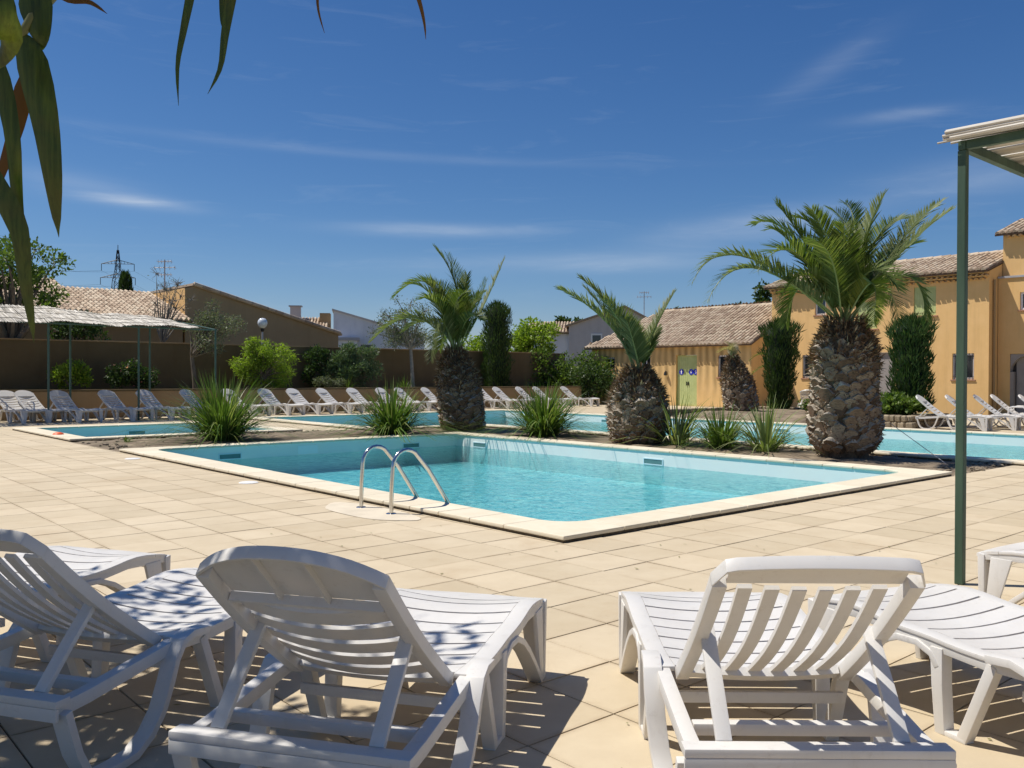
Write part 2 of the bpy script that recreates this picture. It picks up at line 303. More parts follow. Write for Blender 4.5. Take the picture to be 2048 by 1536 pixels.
class MB:
    """collects solids; build() links them as one mesh object"""
    def __init__(s): s.v, s.f, s.mi = [], [], []
    def add(s, verts, faces, mi=0):
        o = len(s.v); s.v += [tuple(v) for v in verts]; s.f += [tuple(i+o for i in f) for f in faces]; s.mi += [mi]*len(faces); return s
    def hexa(s, p, mi=0):   # p: bottom 4 (ccw from above), top 4
        return s.add(p, [(3, 2, 1, 0), (4, 5, 6, 7), (0, 1, 5, 4), (1, 2, 6, 5), (2, 3, 7, 6), (3, 0, 4, 7)], mi)
    def box(s, x0, x1, y0, y1, z0, z1, mi=0):
        return s.hexa([(x0, y0, z0), (x1, y0, z0), (x1, y1, z0), (x0, y1, z0), (x0, y0, z1), (x1, y0, z1), (x1, y1, z1), (x0, y1, z1)], mi)
    def ribbon(s, path, t, x0, x1, mi=0, taper=None):
        """a strip of thickness t following path [(y,z)] extruded across x0..x1"""
        n = len(path); up, dn = [], []
        for i, (y, z) in enumerate(path):
            y0, z0 = path[max(0, i-1)]; y1, z1 = path[min(n-1, i+1)]
            d = Vector((y1-y0, z1-z0)).normalized(); nx = Vector((-d.y, d.x))
            tt = (t if taper is None else t*(taper[0]+(taper[1]-taper[0])*i/(n-1)))/2
            up.append((y+nx.x*tt, z+nx.y*tt)); dn.append((y-nx.x*tt, z-nx.y*tt))
        v = []
        for i in range(n):
            xa = x0[i] if isinstance(x0, list) else x0; xb = x1[i] if isinstance(x1, list) else x1
            v += [(xa, *up[i]), (xb, *up[i]), (xb, *dn[i]), (xa, *dn[i])]
        f = [(3, 2, 1, 0), (4*n-4, 4*n-3, 4*n-2, 4*n-1)]
        for i in range(n-1):
            for k in range(4): f.append((4*i+k, 4*i+(k+1) % 4, 4*i+4+(k+1) % 4, 4*i+4+k))
        return s.add(v, f, mi)
    def tube(s, pts, r, seg=8, mi=0, caps=True):
        pts = [Vector(p) for p in pts]; n = len(pts); v, f = [], []
        ref = Vector((0, 0, 1)) if abs((pts[1]-pts[0]).normalized().z) < .9 else Vector((1, 0, 0))
        for i, p in enumerate(pts):
            d = (pts[min(n-1, i+1)]-pts[max(0, i-1)]).normalized()
            u = d.cross(ref)
            if u.length < 1e-4: u = d.orthogonal()
            u.normalize(); w = u.cross(d); pass
            rr = r[i] if isinstance(r, (list, tuple)) else r
            for k in range(seg):
                a = 2*PI*k/seg; v.append(p + u*(math.cos(a)*rr) + w*(math.sin(a)*rr))
        for i in range(n-1):
            for k in range(seg): f.append((i*seg+k, i*seg+(k+1) % seg, (i+1)*seg+(k+1) % seg, (i+1)*seg+k))
        if caps: f += [tuple(range(seg-1, -1, -1)), tuple((n-1)*seg+k for k in range(seg))]
        return s.add(v, f, mi)
    def lathe(s, prof, seg=16, c=(0, 0), mi=0):
        v, f = [], []; n = len(prof)
        for r, z in prof:
            for k in range(seg):
                a = 2*PI*k/seg; v.append((c[0]+r*math.cos(a), c[1]+r*math.sin(a), z))
        for i in range(n-1):
            for k in range(seg): f.append((i*seg+k, i*seg+(k+1) % seg, (i+1)*seg+(k+1) % seg, (i+1)*seg+k))
        return s.add(v, f, mi)
    def mesh(s, name, mats, bevel=0.0, smooth=0, fix=True):
        me = bpy.data.meshes.new(name); me.from_pydata(s.v, [], s.f)
        for m in (mats if isinstance(mats, (list, tuple)) else [mats]): me.materials.append(m)
        me.polygons.foreach_set('material_index', s.mi)
        if fix or bevel:
            bm = bmesh.new(); bm.from_mesh(me)
            bmesh.ops.recalc_face_normals(bm, faces=bm.faces)
            if bevel:
                es = [e for e in bm.edges if len(e.link_faces) == 2 and e.calc_face_angle(0) > R(35)]
                bmesh.ops.bevel(bm, geom=es, offset=bevel, segments=2, profile=.6, affect='EDGES', clamp_overlap=True)
            bm.to_mesh(me); bm.free()
        if smooth: sharp(me, smooth)
        me.update(); return me
    def build(s, name, mats, parent=None, loc=None, rotz=None, bevel=0.0, smooth=0, fix=True):
        return link(bpy.data.objects.new(name, s.mesh(name, mats, bevel, smooth, fix)), parent, loc, rotz)

def np_mesh(name, V, Fq, mat, parent=None, smooth=False, loc=None, rotz=None):
    """numpy quads (or tris) -> object"""
    V = np.asarray(V, np.float32).reshape(-1, 3); Fq = np.asarray(Fq, np.int32); k = Fq.shape[1]; nf = len(Fq)
    me = bpy.data.meshes.new(name); me.vertices.add(len(V)); me.vertices.foreach_set('co', V.ravel())
    me.loops.add(nf*k); me.loops.foreach_set('vertex_index', Fq.ravel())
    me.polygons.add(nf); me.polygons.foreach_set('loop_start', np.arange(0, nf*k, k)); me.polygons.foreach_set('loop_total', np.full(nf, k))
    me.materials.append(mat); me.update(calc_edges=True)
    if smooth: me.polygons.foreach_set('use_smooth', [True]*nf)
    return link(bpy.data.objects.new(name, me), parent, loc, rotz)

def leaf_quads(P, D, L, Wd, fold=.0, N=None):
    """rhombus leaves at P pointing along D with length L and width Wd"""
    P = np.asarray(P); n = len(P); D = D/np.linalg.norm(D, axis=1, keepdims=True)
    if N is None: N = rng.normal(size=(n, 3))
    S = np.cross(D, N); S /= np.linalg.norm(S, axis=1, keepdims=True)+1e-9
    L = np.broadcast_to(L, n)[:, None]; Wd = np.broadcast_to(Wd, n)[:, None]
    V = np.stack([P, P+D*L*.45+S*Wd*.5, P+D*L, P+D*L*.45-S*Wd*.5], 1).reshape(-1, 3)
    return V, np.arange(n*4).reshape(-1, 4)

def blob_leaves(centers, radii, n, size, ar=.5, up=.2, droop=0.0, shell=.55):
    """leaf positions clumped round several centres"""
    centers = np.asarray(centers, float); radii = np.asarray(radii, float)
    w = radii**2; idx = rng.choice(len(centers), n, p=w/w.sum())
    d = rng.normal(size=(n, 3)); d /= np.linalg.norm(d, axis=1, keepdims=True)
    r = radii[idx]*(shell+(1-shell)*rng.random(n)**.7)*rng.uniform(.75, 1.12, n)
    P = centers[idx]+d*r[:, None]*np.array([1, 1, .85])
    D = d*.6+rng.normal(size=(n, 3))*.7; D[:, 2] += up-droop
    s = size*rng.uniform(.65, 1.3, n)
    return leaf_quads(P, D, s, s*ar)

def copy_tree(o, parent=None):
    c = o.copy(); COL.objects.link(c)
    if parent is not None: c.parent = parent
    for ch in list(o.children): copy_tree(ch, c)
    return c

# ------------------------------------------------------------------ layout of the ground (rectangles in the pool frame)
CW = .45                                          # coping width
MAIN = (0, 11.4, 0, 7.8); WADE = (14.55, 19.65, 0, 5.35)
BIG = (-9, 21.4, 10.1, 17.95); EXT = (13.5, 21.4, 6.85, 10.1)
BEDS = [(0, 11.4, 7.8, 10.1), (11.4, 14.55, 0, 6.85), (11.4, 13.5, 6.85, 10.1), (7.9, 14.2, 18.6, 24.6), (5.55, 7.75, 18.75, 21.2)]
POOLS = [MAIN, WADE, BIG, EXT]
DECK = (-16, 24.9, -22, 28.4)
def inside(a, b, r): return r[0] < a < r[1] and r[2] < b < r[3]
def sheet(name, extent, holes, z, mat, kind='structure', extra_breaks=()):
    xs = sorted(set([extent[0], extent[1]]+[h[i] for h in holes for i in (0, 1) if extent[0] < h[i] < extent[1]]))
    ys = sorted(set([extent[2], extent[3]]+[h[i] for h in holes for i in (2, 3) if extent[2] < h[i] < extent[3]]))
    mb = MB()
    for i in range(len(xs)-1):
        for j in range(len(ys)-1):
            a, b = (xs[i]+xs[i+1])/2, (ys[j]+ys[j+1])/2
            if any(inside(a, b, h) for h in holes): continue
            mb.add([W(xs[i], ys[j], z), W(xs[i], ys[j+1], z), W(xs[i+1], ys[j+1], z), W(xs[i+1], ys[j], z)], [(0, 1, 2, 3)])
    o = mb.build(name, mat, fix=False); tag(o, kind=kind); return o

earth = sheet('ground', (-2500, 2500, -2500, 2500), POOLS+BEDS[:3]+[DECK], -.02, MT['earth']); tag(earth, 'dry earth beyond the paved pool terrace', 'ground')
deck = sheet('pool_deck', DECK, POOLS+BEDS, -.008, MT['joint']); tag(deck, 'sand coloured square paving tiles laid round the pools', 'paving')

# tiles
PA, PB, GAP = .462, .485, .0075
def subtract(r, h):
    if r[1] <= h[0] or r[0] >= h[1] or r[3] <= h[2] or r[2] >= h[3]: return [r]
    out = []
    if r[0] < h[0]: out.append((r[0], h[0], r[2], r[3]))
    if r[1] > h[1]: out.append((h[1], r[1], r[2], r[3]))
    a0, a1 = max(r[0], h[0]), min(r[1], h[1])
    if r[2] < h[2]: out.append((a0, a1, r[2], h[2]))
    if r[3] > h[3]: out.append((a0, a1, h[3], r[3]))
    return [q for q in out if q[1]-q[0] > .03 and q[3]-q[2] > .03]
near, rest = [], []
for i in range(int(DECK[0]/PA), int(DECK[1]/PA)+1):
    for j in range(int((DECK[2]+2.46)/PB), int((DECK[3]+2.46)/PB)+1):
        a0, b0 = i*PA, -2.46+j*PB
        rs = [(max(a0+GAP/2, DECK[0]), min(a0+PA-GAP/2, DECK[1]), b0+GAP/2, b0+PB-GAP/2)]
        for h in POOLS+BEDS: rs = [q for r in rs for q in subtract(r, h)]
        for r in rs:
            c = W((r[0]+r[1])/2, (r[2]+r[3])/2); full = abs(r[1]-r[0]-PA+GAP) < 1e-6 and abs(r[3]-r[2]-PB+GAP) < 1e-6
            vis = c.y > 2.0 and abs(c.x) < .6*c.y+.3
            (near if vis and full else rest).append((c.length, r))
near.sort(); rest += near[290:]; near = near[:290]
tile_mb = MB(); x, y = (PB-GAP)/2, (PA-GAP)/2
tile_me = MB().box(-x, x, -y, y, -.02, 0).mesh('tile', MT['tile'], bevel=.0016)
for d, r in near:
    o = link(bpy.data.objects.new('tile', tile_me), deck, W((r[0]+r[1])/2, (r[2]+r[3])/2, rng.uniform(-.0014, .0014)), A0)
    o.rotation_euler = (rng.normal()*.0012, rng.normal()*.0012, A0+rng.normal()*.0012)
mb = MB()
for d, r in rest:
    dz = rng.uniform(-.001, .001)
    p = [W(r[0], r[2], -.02), W(r[0], r[3], -.02), W(r[1], r[3], -.02), W(r[1], r[2], -.02)]
    q = [v+Vector((0, 0, .02+dz)) for v in p]
    mb.add(p+q, [(4, 5, 6, 7), (0, 1, 5, 4), (1, 2, 6, 5), (2, 3, 7, 6), (3, 0, 4, 7)])
tag(mb.build('paving_tiles', MT['tile'], deck, fix=False), kind='stuff')

# ------------------------------------------------------------------ pools
ZW = -.22                                         # water level
def pool_root(name, label): return tag(thing(name, label, 'pool', W(0, 0), A0), kind='structure')
def coping_run(root, a0, b0, a1, b1, side, L=.5):
    """stones along the line (outer edge) from a0,b0 to a1,b1; side = direction of the pool (+1/-1) across the run"""
    along_a = abs(a1-a0) > abs(b1-b0); ln = abs(a1-a0) if along_a else abs(b1-b0); n = max(1, round(ln/L)); s = ln/n; g = .004
    me = MB().box(-s/2+g, s/2-g, 0, CW, .022, .06).mesh('coping_stone', MT['coping'], bevel=.011)
    rz = MB().box(-ln/2, ln/2, .012, CW-.03, -.3, .0205)
    for i in range(n):
        t = (i+.5)/n; a, b = a0+(a1-a0)*t, b0+(b1-b0)*t
        o = link(bpy.data.objects.new('coping_stone', me), root)
        if along_a: o.location = (b, a, rng.uniform(-.001, .001)); o.rotation_euler = (0, 0, PI/2 if side < 0 else -PI/2)
        else: o.location = (b, a, rng.uniform(-.001, .001)); o.rotation_euler = (0, 0, 0 if side > 0 else PI)
    o = rz.build('coping_bed', MT['mortar'], root); a, b = (a0+a1)/2, (b0+b1)/2
    o.location = (b, a, 0)
    if along_a: o.rotation_euler = (0, 0, PI/2 if side < 0 else -PI/2)
    else: o.rotation_euler = (0, 0, 0 if side > 0 else PI)
def corner_stone(root, a, b, sa, sb, r=.32):
    """corner block with a concave rounded inner corner; sa,sb point into the pool"""
    s = CW+r; top = [(0, 0), (s, 0), (s, CW)]
    top += [(s-r*math.sin(t), CW+r-r*math.cos(t)) for t in [PI/2*k/8 for k in range(1, 8)]]
    top += [(CW, s), (0, s)]
    pts = [(b+sb*u, a+sa*v) for v, u in top]; n = len(pts); mb = MB()
    mb.add([(p[0], p[1], .022) for p in pts]+[(p[0], p[1], .06) for p in pts],
           [tuple(range(n)), tuple(range(n, 2*n))]+[(i, (i+1) % n, n+(i+1) % n, n+i) for i in range(n)])
    mb.build('coping_corner', MT['coping'], root, bevel=.011)
    m2 = MB(); e = .012
    xs = sorted((b+sb*e, b+sb*(CW-.03))); ys = sorted((a+sa*e, a+sa*s)); m2.box(xs[0], xs[1], ys[0], ys[1], -.3, .0205)
    xs = sorted((b+sb*(CW-.03), b+sb*s)); ys = sorted((a+sa*e, a+sa*(CW-.03))); m2.box(xs[0], xs[1], ys[0], ys[1], -.3, .0205)
    m2.build('coping_bed', MT['mortar'], root)
    return s
def basin(root, rects, z_floor):
    """walls and floor of a union of rectangles given as (a0,a1,b0,b1) inner faces"""
    xs = sorted(set(v for r in rects for v in r[:2])); ys = sorted(set(v for r in rects for v in r[2:]))
    ins = lambda i, j: 0 <= i < len(xs)-1 and 0 <= j < len(ys)-1 and any(inside((xs[i]+xs[i+1])/2, (ys[j]+ys[j+1])/2, r) for r in rects)
    mb, wt = MB(), MB(); zt = .021
    for i in range(len(xs)-1):
        for j in range(len(ys)-1):
            if not ins(i, j): continue
            a0, a1, b0, b1 = xs[i], xs[i+1], ys[j], ys[j+1]
            fz = lambda a: z_floor(a)
            mb.add([(b0, a0, fz(a0)), (b1, a0, fz(a0)), (b1, a1, fz(a1)), (b0, a1, fz(a1))], [(0, 1, 2, 3)])
            if not ins(i-1, j): mb.add([(b0, a0, fz(a0)), (b1, a0, fz(a0)), (b1, a0, zt), (b0, a0, zt)], [(0, 1, 2, 3)])
            if not ins(i+1, j): mb.add([(b0, a1, fz(a1)), (b1, a1, fz(a1)), (b1, a1, zt), (b0, a1, zt)], [(3, 2, 1, 0)])
            if not ins(i, j-1): mb.add([(b0, a0, fz(a0)), (b0, a1, fz(a1)), (b0, a1, zt), (b0, a0, zt)], [(3, 2, 1, 0)])
            if not ins(i, j+1): mb.add([(b1, a0, fz(a0)), (b1, a1, fz(a1)), (b1, a1, zt), (b1, a0, zt)], [(0, 1, 2, 3)])
            e = 0.0
            wt.add([(b0-e, a0-e, ZW), (b1+e, a0-e, ZW), (b1+e, a1+e, ZW), (b0-e, a1+e, ZW)], [(0, 1, 2, 3)])
    mb.build('basin', MT['liner'], root, fix=False)
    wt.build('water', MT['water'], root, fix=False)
def skimmer(root, a, b, face, w=.42, open_=True):
    """skimmer mouth on a pool wall; face 'a-' looks toward -a, 'b-' toward -b"""
    fr = MB(); z0, z1 = ZW+.02, ZW+.105; t = .018
    fr.box(-w/2-t, w/2+t, -.012, 0, z0-t, z0); fr.box(-w/2-t, w/2+t, -.012, 0, z1, z1+t); fr.box(-w/2-t, -w/2, -.012, 0, z0, z1); fr.box(w/2, w/2+t, -.012, 0, z0, z1)
    rz = {'a-': 0, 'b-': -PI/2}[face]
    o = fr.build('skimmer', MT['skimmer'], root); o.location = (b, a, 0); o.rotation_euler = (0, 0, rz)
    MB().box(-w/2, w/2, -.006, -.002, z0, z1).build('skimmer_mouth', MT['slot'] if open_ else MT['skimmer'], o)

I = CW-.02
main_pool = pool_root('main_pool', 'near rectangular swimming pool with turquoise water and pale stone coping')
s = .77
for (a, b, sa, sb) in ((0, 0, 1, 1), (11.4, 0, -1, 1), (11.4, 7.8, -1, -1), (0, 7.8, 1, -1)): corner_stone(main_pool, a, b, sa, sb)
coping_run(main_pool, s, 0, 11.4-s, 0, 1); coping_run(main_pool, s, 7.8, 11.4-s, 7.8, -1)
coping_run(main_pool, 0, s, 0, 7.8-s, 1); coping_run(main_pool, 11.4, s, 11.4, 7.8-s, -1)
basin(main_pool, [(I, 11.4-I, I, 7.8-I)], lambda a: ZW-.36)
for b in (1.9, 6.1): skimmer(main_pool, 11.4-I, b, 'a-')
for a in (10.1, 5.1): skimmer(main_pool, a, 7.8-I, 'b-')
MB().box(-.22, .22, -.008, 0, -.20, -.03).build('inspection_panel', MT['panel'], main_pool, (3.55, 11.4-I, 0))
wade_pool = pool_root('wading_pool', 'small shallow wading pool by the loungers on the left')
a0, a1, b0, b1 = WADE
coping_run(wade_pool, a0, b0, a1, b0, 1); coping_run(wade_pool, a0, b1, a1, b1, -1)
coping_run(wade_pool, a0, CW, a0, b1-CW, 1); coping_run(wade_pool, a1, CW, a1, b1-CW, -1)
basin(wade_pool, [(a0+I, a1-I, b0+I, b1-I)], lambda a: ZW-.16)
skimmer(wade_pool, a1-I, 2.9, 'a-')
big_pool = pool_root('large_pool', 'long main swimming pool behind the palms and the planting bed')
coping_run(big_pool, -9, 10.1, 13.5, 10.1, 1); coping_run(big_pool, -9, 17.95, 21.4, 17.95, -1)
coping_run(big_pool, 13.5, 6.85, 13.5, 10.1+CW, 1); coping_run(big_pool, 13.5+CW, 6.85, 21.4, 6.85, 1)
coping_run(big_pool, 21.4, 6.85+CW, 21.4, 17.95-CW, -1)
basin(big_pool, [(-9+I, 21.4-I, 10.1+I, 17.95-I), (13.5+I, 21.4-I, 6.85+I, 10.1+I)], lambda a: ZW-.30)
for a in (8.7, 15.5): skimmer(big_pool, a, 17.95-I, 'b-', .5)

# planting bed soil: one gently mounded sheet per bed
def soil(name, rects, h, label, step=.22, base=-.02):
    V, Fq = [], []
    for r in rects:
        na, nb = max(2, int((r[1]-r[0])/step)), max(2, int((r[3]-r[2])/step)); o = len(V)
        for i in range(na+1):
            for j in range(nb+1):
                u, v = i/na, j/nb; e = min(u, 1-u, v, 1-v)*2
                z = base+h*min(1, e*3)+rng.uniform(0, .035)*(1 if 0 < i < na and 0 < j < nb else .25)
                V.append(W(r[0]+(r[1]-r[0])*u, r[2]+(r[3]-r[2])*v, z))
        for i in range(na):
            for j in range(nb):
                q = o+i*(nb+1)+j; Fq.append((q, q+1, q+nb+2, q+nb+1))
    return tag(np_mesh(name, V, Fq, MT['soil'], smooth=True), label, 'soil', kind='structure')
soil('planting_bed', [(0, 11.4, 7.78, 10.12), (11.38, 14.57, -.02, 6.87), (11.38, 13.52, 6.84, 10.12)], .035, 'bare brown soil of the bed between the pools')
soil('raised_bed', [(8.0, 14.1, 18.8, 24.5)], .22, 'soil of the low raised bed behind the far pool edge')
soil('planter_soil', [(5.6, 7.7, 18.9, 21.1)], .30, 'soil in the stone walled planter beside the right hand loungers', base=.02)
def rubble(name, spots, n, smin, smax, label):
    mb = MB(); ico = bmesh.new(); bmesh.ops.create_icosphere(ico, subdivisions=1, radius=1); iv = [v.co.copy() for v in ico.verts]; ifc = [tuple(v.index for v in f.verts) for f in ico.faces]; ico.free()
    for k in range(n):
        r = spots[rng.integers(len(spots))]; a, b = rng.uniform(r[0], r[1]), rng.uniform(r[2], r[3]); s_ = rng.uniform(smin, smax); q = rng.uniform(.5, 1, 3); t = rng.uniform(0, 6)
        c = W(a, b, r[4] if len(r) > 4 else .01)
        mb.add([c+Vector(((v.x*math.cos(t)-v.y*math.sin(t))*q[0], (v.x*math.sin(t)+v.y*math.cos(t))*q[1], v.z*q[2]*.7))*s_*rng.uniform(.8, 1.2) for v in iv], ifc)
    return tag(mb.build(name, MT['rock'], fix=False), label, 'stones', kind='stuff')
rubble('rubble', [(11.6, 14.2, .1, 1.4), (14.1, 14.5, .6, 6), (13.0, 13.45, 6.9, 9.9), (0, 12, 9.75, 10.05), (0, .6, 8, 9.9)], 420, .02, .075, 'loose stones and rubble along the edges of the planting bed')
rubble('gravel', [(0, 11.4, 7.9, 10.0), (11.5, 14.4, .2, 6.7)], 1500, .006, .022, 'small stones scattered over the bare soil')

rng = np.random.default_rng(100)
# ------------------------------------------------------------------ pool ladders
def ladder(label, a, b, rz, gap=.56, h=.62, run=.62):
    t = thing('pool_ladder', label, 'pool ladder', W(a, b), A0+rz, 'steel pool ladders')
    # local y runs toward the water
    for x in (-gap/2, gap/2):
        pts = [(x, 0, 0), (x, .005, .25)]
        top = h; r1 = .17
        pts += [(x, .02+r1-r1*math.cos(k*PI/10), top-r1+.02+r1*math.sin(k*PI/10)) for k in range(0, 8)]
        pts += [(x, .46, top-.20), (x, .78, -.04), (x, .86, -.18), (x, .88, -.48)]
        m = MB(); m.tube(pts, .0215, 12); m.build('rail', MT['steel'], t, smooth=40)
        MB().lathe([(.001, .012), (.045, .011), (.055, .004), (.055, 0)], 18, (x, 0)).build('flange', MT['steel'], t, smooth=40)
    for z, y in ((-.26, .87), (-.44, .88)):
        MB().box(-gap/2, gap/2, y-.04, y+.04, z-.012, z+.012).build('step', MT['steel'], t, bevel=.004)
    return t
ladder('steel pool ladder with two bent rails at the edge of the near pool', 2.53, -.225, -PI/2, gap=.57)
ladder('steel pool ladder on the far bank of the large pool at the right edge', .95, 18.25, PI/2, gap=.56)
# pale concrete patch under the near ladder, white lids in the paving
pm = MB(); pts = [W(2.53+.75*math.cos(t)*(1+.12*math.sin(3*t)), -.33+.30*math.sin(t)*(1+.1*math.cos(2*t)), .0035) for t in np.linspace(0, 2*PI, 28, endpoint=False)]
pm.add(pts, [tuple(range(28))]); MT['patch'] = basic('pale_cement', (.63, .55, .42), .85, .1, 4, world_pos=True)
tag(pm.build('cement_patch', MT['patch'], fix=False), 'pale cement patch in the paving under the ladder feet', 'cement patch', kind='structure')
for a, b, lab in ((5.6, -.2, 'white round skimmer lid in the paving left of the ladder'), (9.9, -.25, 'white round skimmer lid in the paving near the left pool corner')):
    o = MB().lathe([(.001, .012), (.11, .012), (.125, .006), (.125, 0)], 24).build('skimmer_lid', MT['white_paint'], None, W(a, b), A0, smooth=40); tag(o, lab, 'lid', 'skimmer lids in the paving')
o = MB().lathe([(.001, .05), (.05, .05), (.1, .03), (.12, .0)], 12).build('float_toy', MT['orange'], None, W(16.2, .2, .06), 0, smooth=40); tag(o, 'small orange float lying on the wading pool coping', 'float')

# ------------------------------------------------------------------ sun loungers. local: x across, y toward the feet, hinge at y=0
HW, BW = .375, .305
def seat_z(y): return .362-.012*math.sin(min(1, max(0, y/.45))*PI)+.026*math.exp(-((y-.86)/.17)**2)
def seat_slat(y0, y1, hw, sag, th=.014):
    nx, ny = 8, 2; mb = MB(); v = []
    for lay in (0, 1):
        for j in range(ny+1):
            y = y0+(y1-y0)*j/ny
            for i in range(nx+1):
                u = -1+2*i/nx; v.append((u*hw, y, seat_z(y)-sag*(1-u*u)-lay*th))
    n = (nx+1)*(ny+1); f = []; I_ = lambda l, j, i: l*n+j*(nx+1)+i
    for j in range(ny):
        for i in range(nx):
            f.append((I_(0, j, i), I_(0, j, i+1), I_(0, j+1, i+1), I_(0, j+1, i))); f.append((I_(1, j, i), I_(1, j+1, i), I_(1, j+1, i+1), I_(1, j, i+1)))
    for i in range(nx):
        f.append((I_(0, 0, i), I_(1, 0, i), I_(1, 0, i+1), I_(0, 0, i+1))); f.append((I_(0, ny, i), I_(0, ny, i+1), I_(1, ny, i+1), I_(1, ny, i)))
    for j in range(ny):
        f.append((I_(0, j, 0), I_(0, j+1, 0), I_(1, j+1, 0), I_(1, j, 0))); f.append((I_(0, j, nx), I_(1, j, nx), I_(1, j+1, nx), I_(0, j+1, nx)))
    mb.add(v, f); return mb
BA = math.atan2(.50, .62)                        # slope of the raised back
def back_pt(x, s_, d):                           # s along the back, d behind it
    bow = -.018*math.sin(min(1, s_/.8)*PI)
    y = -s_*math.cos(BA)-(d-bow)*math.sin(BA)*1.0; z = .358+s_*math.sin(BA)-(d-bow)*math.cos(BA)
    return (x, y, z)
def patch(fn, nu, nv, th):
    """solid from a surface fn(u,v,depth)"""
    v = [fn(i/nu, j/nv, l*th) for l in (0, 1) for j in range(nv+1) for i in range(nu+1)]; n = (nu+1)*(nv+1); f = []; I_ = lambda l, j, i: l*n+j*(nu+1)+i
    for j in range(nv):
        for i in range(nu):
            f.append((I_(0, j, i), I_(0, j, i+1), I_(0, j+1, i+1), I_(0, j+1, i))); f.append((I_(1, j, i), I_(1, j+1, i), I_(1, j+1, i+1), I_(1, j, i+1)))
    for i in range(nu):
        f.append((I_(0, 0, i), I_(1, 0, i), I_(1, 0, i+1), I_(0, 0, i+1))); f.append((I_(0, nv, i), I_(0, nv, i+1), I_(1, nv, i+1), I_(1, nv, i)))
    for j in range(nv):
        f.append((I_(0, j, 0), I_(0, j+1, 0), I_(1, j+1, 0), I_(1, j, 0))); f.append((I_(0, j, nu), I_(1, j, nu), I_(1, j+1, nu), I_(0, j+1, nu)))
    return MB().add(v, f)
def merge(dst, src):
    dst.add(src.v, src.f); return dst
def lounger(kind, full, armrest=False):
    """kind 'long' = slats run up the back, 'cross' = slats run across it"""
    t = thing('sun_lounger', 'white plastic sun lounger', 'sun lounger', group='white plastic sun loungers')
    m = MT['plastic']; bv = .004 if full else 0
    def put(mb, name, par=t, bevel=bv): return mb.build(name, m, par, bevel=bevel, smooth=40)
    frame = MB()
    for sx in (-1, 1):
        xs = lambda a, b: (min(sx*a, sx*b), max(sx*a, sx*b))
        rail = MB(); ys = [-.60, -.45, -.2, 0, .2, .4, .6, .8, 1.0, 1.09]
        rail.ribbon([(y, (seat_z(max(0, y))-.028) if y > 0 else .334+.045*max(-1, y/.5)) for y in ys], .046, *xs(.322, .370))
        put(rail, 'rail') if full else merge(frame, rail)
        # front leg: an angle section leaning outward
        leg = MB(); xa, xb = xs(.30, HW); xc, xd = xs(.255, HW+.004)
        leg.hexa([(xa, 1.085, 0), (xb, 1.085, 0), (xb, 1.115, 0), (xa, 1.115, 0), (xc, 1.085, .345), (xd, 1.085, .345), (xd, 1.125, .352), (xc, 1.125, .352)])
        xa, xb = xs(.355, HW); leg.hexa([(xa, 1.03, 0), (xb, 1.03, 0), (xb, 1.0849, 0), (xa, 1.0849, 0), (xa, .93, .335), (xb, .93, .335), (xb, 1.0499, .335), (xa, 1.0499, .335)])
        put(leg, 'leg')
        arch = MB(); arch.ribbon([(.40, .25), (.43, .295), (.50, .32), (.60, .315), (.70, .275), (.80, .21), (.90, .13), (.99, .05), (1.04, .008)], .026, *xs(.312, HW+.004))
        mid = MB(); mid.ribbon([(.405, .325), (.40, .18), (.385, .0)], .05, *xs(.32, HW+.002), taper=(1.15, .9))
        st = MB(); st.ribbon([(.16, .325), (.22, .18), (.29, .012)], .042, *xs(.325, HW)); st.box(*xs(.325, HW), .27, .385, 0, .02)
        put(arch, 'arch_brace') if full else merge(frame, arch)
        put(merge(mid, st), 'leg')
        loop = MB(); path = [(.17, .352), (.06, .366), (-.01, .352), (-.055, .30), (-.085, .22), (-.12, .13), (-.17, .06), (-.25, .018), (-.34, .014), (-.42, .018), (-.485, .058), (-.525, .13), (-.555, .22), (-.575, .285)]
        n_ = len(path); xo = [.335+.02*math.sin(PI*min(1, i/6)) for i in range(n_)]
        loop.ribbon(path, .030, [sx*(v-.0) for v in xo], [sx*(v+.066) for v in xo]); put(loop, 'leg')
        strut = MB(); strut.ribbon([(-.30, .585), (-.44, .445), (-.55, .325)], .02, *xs(.235, .282)); put(strut, 'strut')
        if armrest:
            arm = MB(); arm.tube([(sx*.39, .28, .34), (sx*.40, .27, .50), (sx*.40, .20, .555), (sx*.40, -.05, .56), (sx*.40, -.15, .53), (sx*.39, -.17, .34)], .022, 8); put(arm, 'armrest', bevel=0)
    bars = [MB().box(-.385, .385, -.615, -.553, .305, .330), MB().box(-.317, .317, -.40, -.36, .282, .318), MB().box(-.317, .317, .06, .082, .215, .254), MB().box(-.317, .317, 1.045, 1.075, .29, .335)]
    merge(bars[0], MB().box(-.385, .385, -.615, -.600, .262, .3049))
    for q in bars: put(q, 'cross_bar') if full else merge(frame, q)
    if not full: put(frame, 'frame')
    # seat
    n = 8; y0, y1 = .015, 1.0; pitch = (y1-y0)/n; seat = MB()
    for k in range(n):
        sl = seat_slat(y0+k*pitch+.0065, y0+(k+1)*pitch-.0065, .3015, .022)
        put(sl, 'slat', bevel=0) if full else merge(seat, sl)
    end = patch(lambda u, v, d: ((u*2-1)*(HW-.02*v*v), 1.0+.006+v*.135+.02*(1-(u*2-1)**2)*v, seat_z(1.0+v*.13)-.02*v**2-.022*(1-min(1, abs(u*2-1)*1.2)**2)*(1-v)-d), 12, 4, .016)
    put(end, 'foot_panel', bevel=0) if full else merge(seat, end)
    for sx in (-1, 1):
        sd = patch(lambda u, v, d: (sx*(.3025+u*.0725), .0+v*1.004, seat_z(v*1.0)+.001-d), 1, 14, .017)
        put(sd, 'side_panel', bevel=.003 if full else 0) if full else merge(seat, sd)
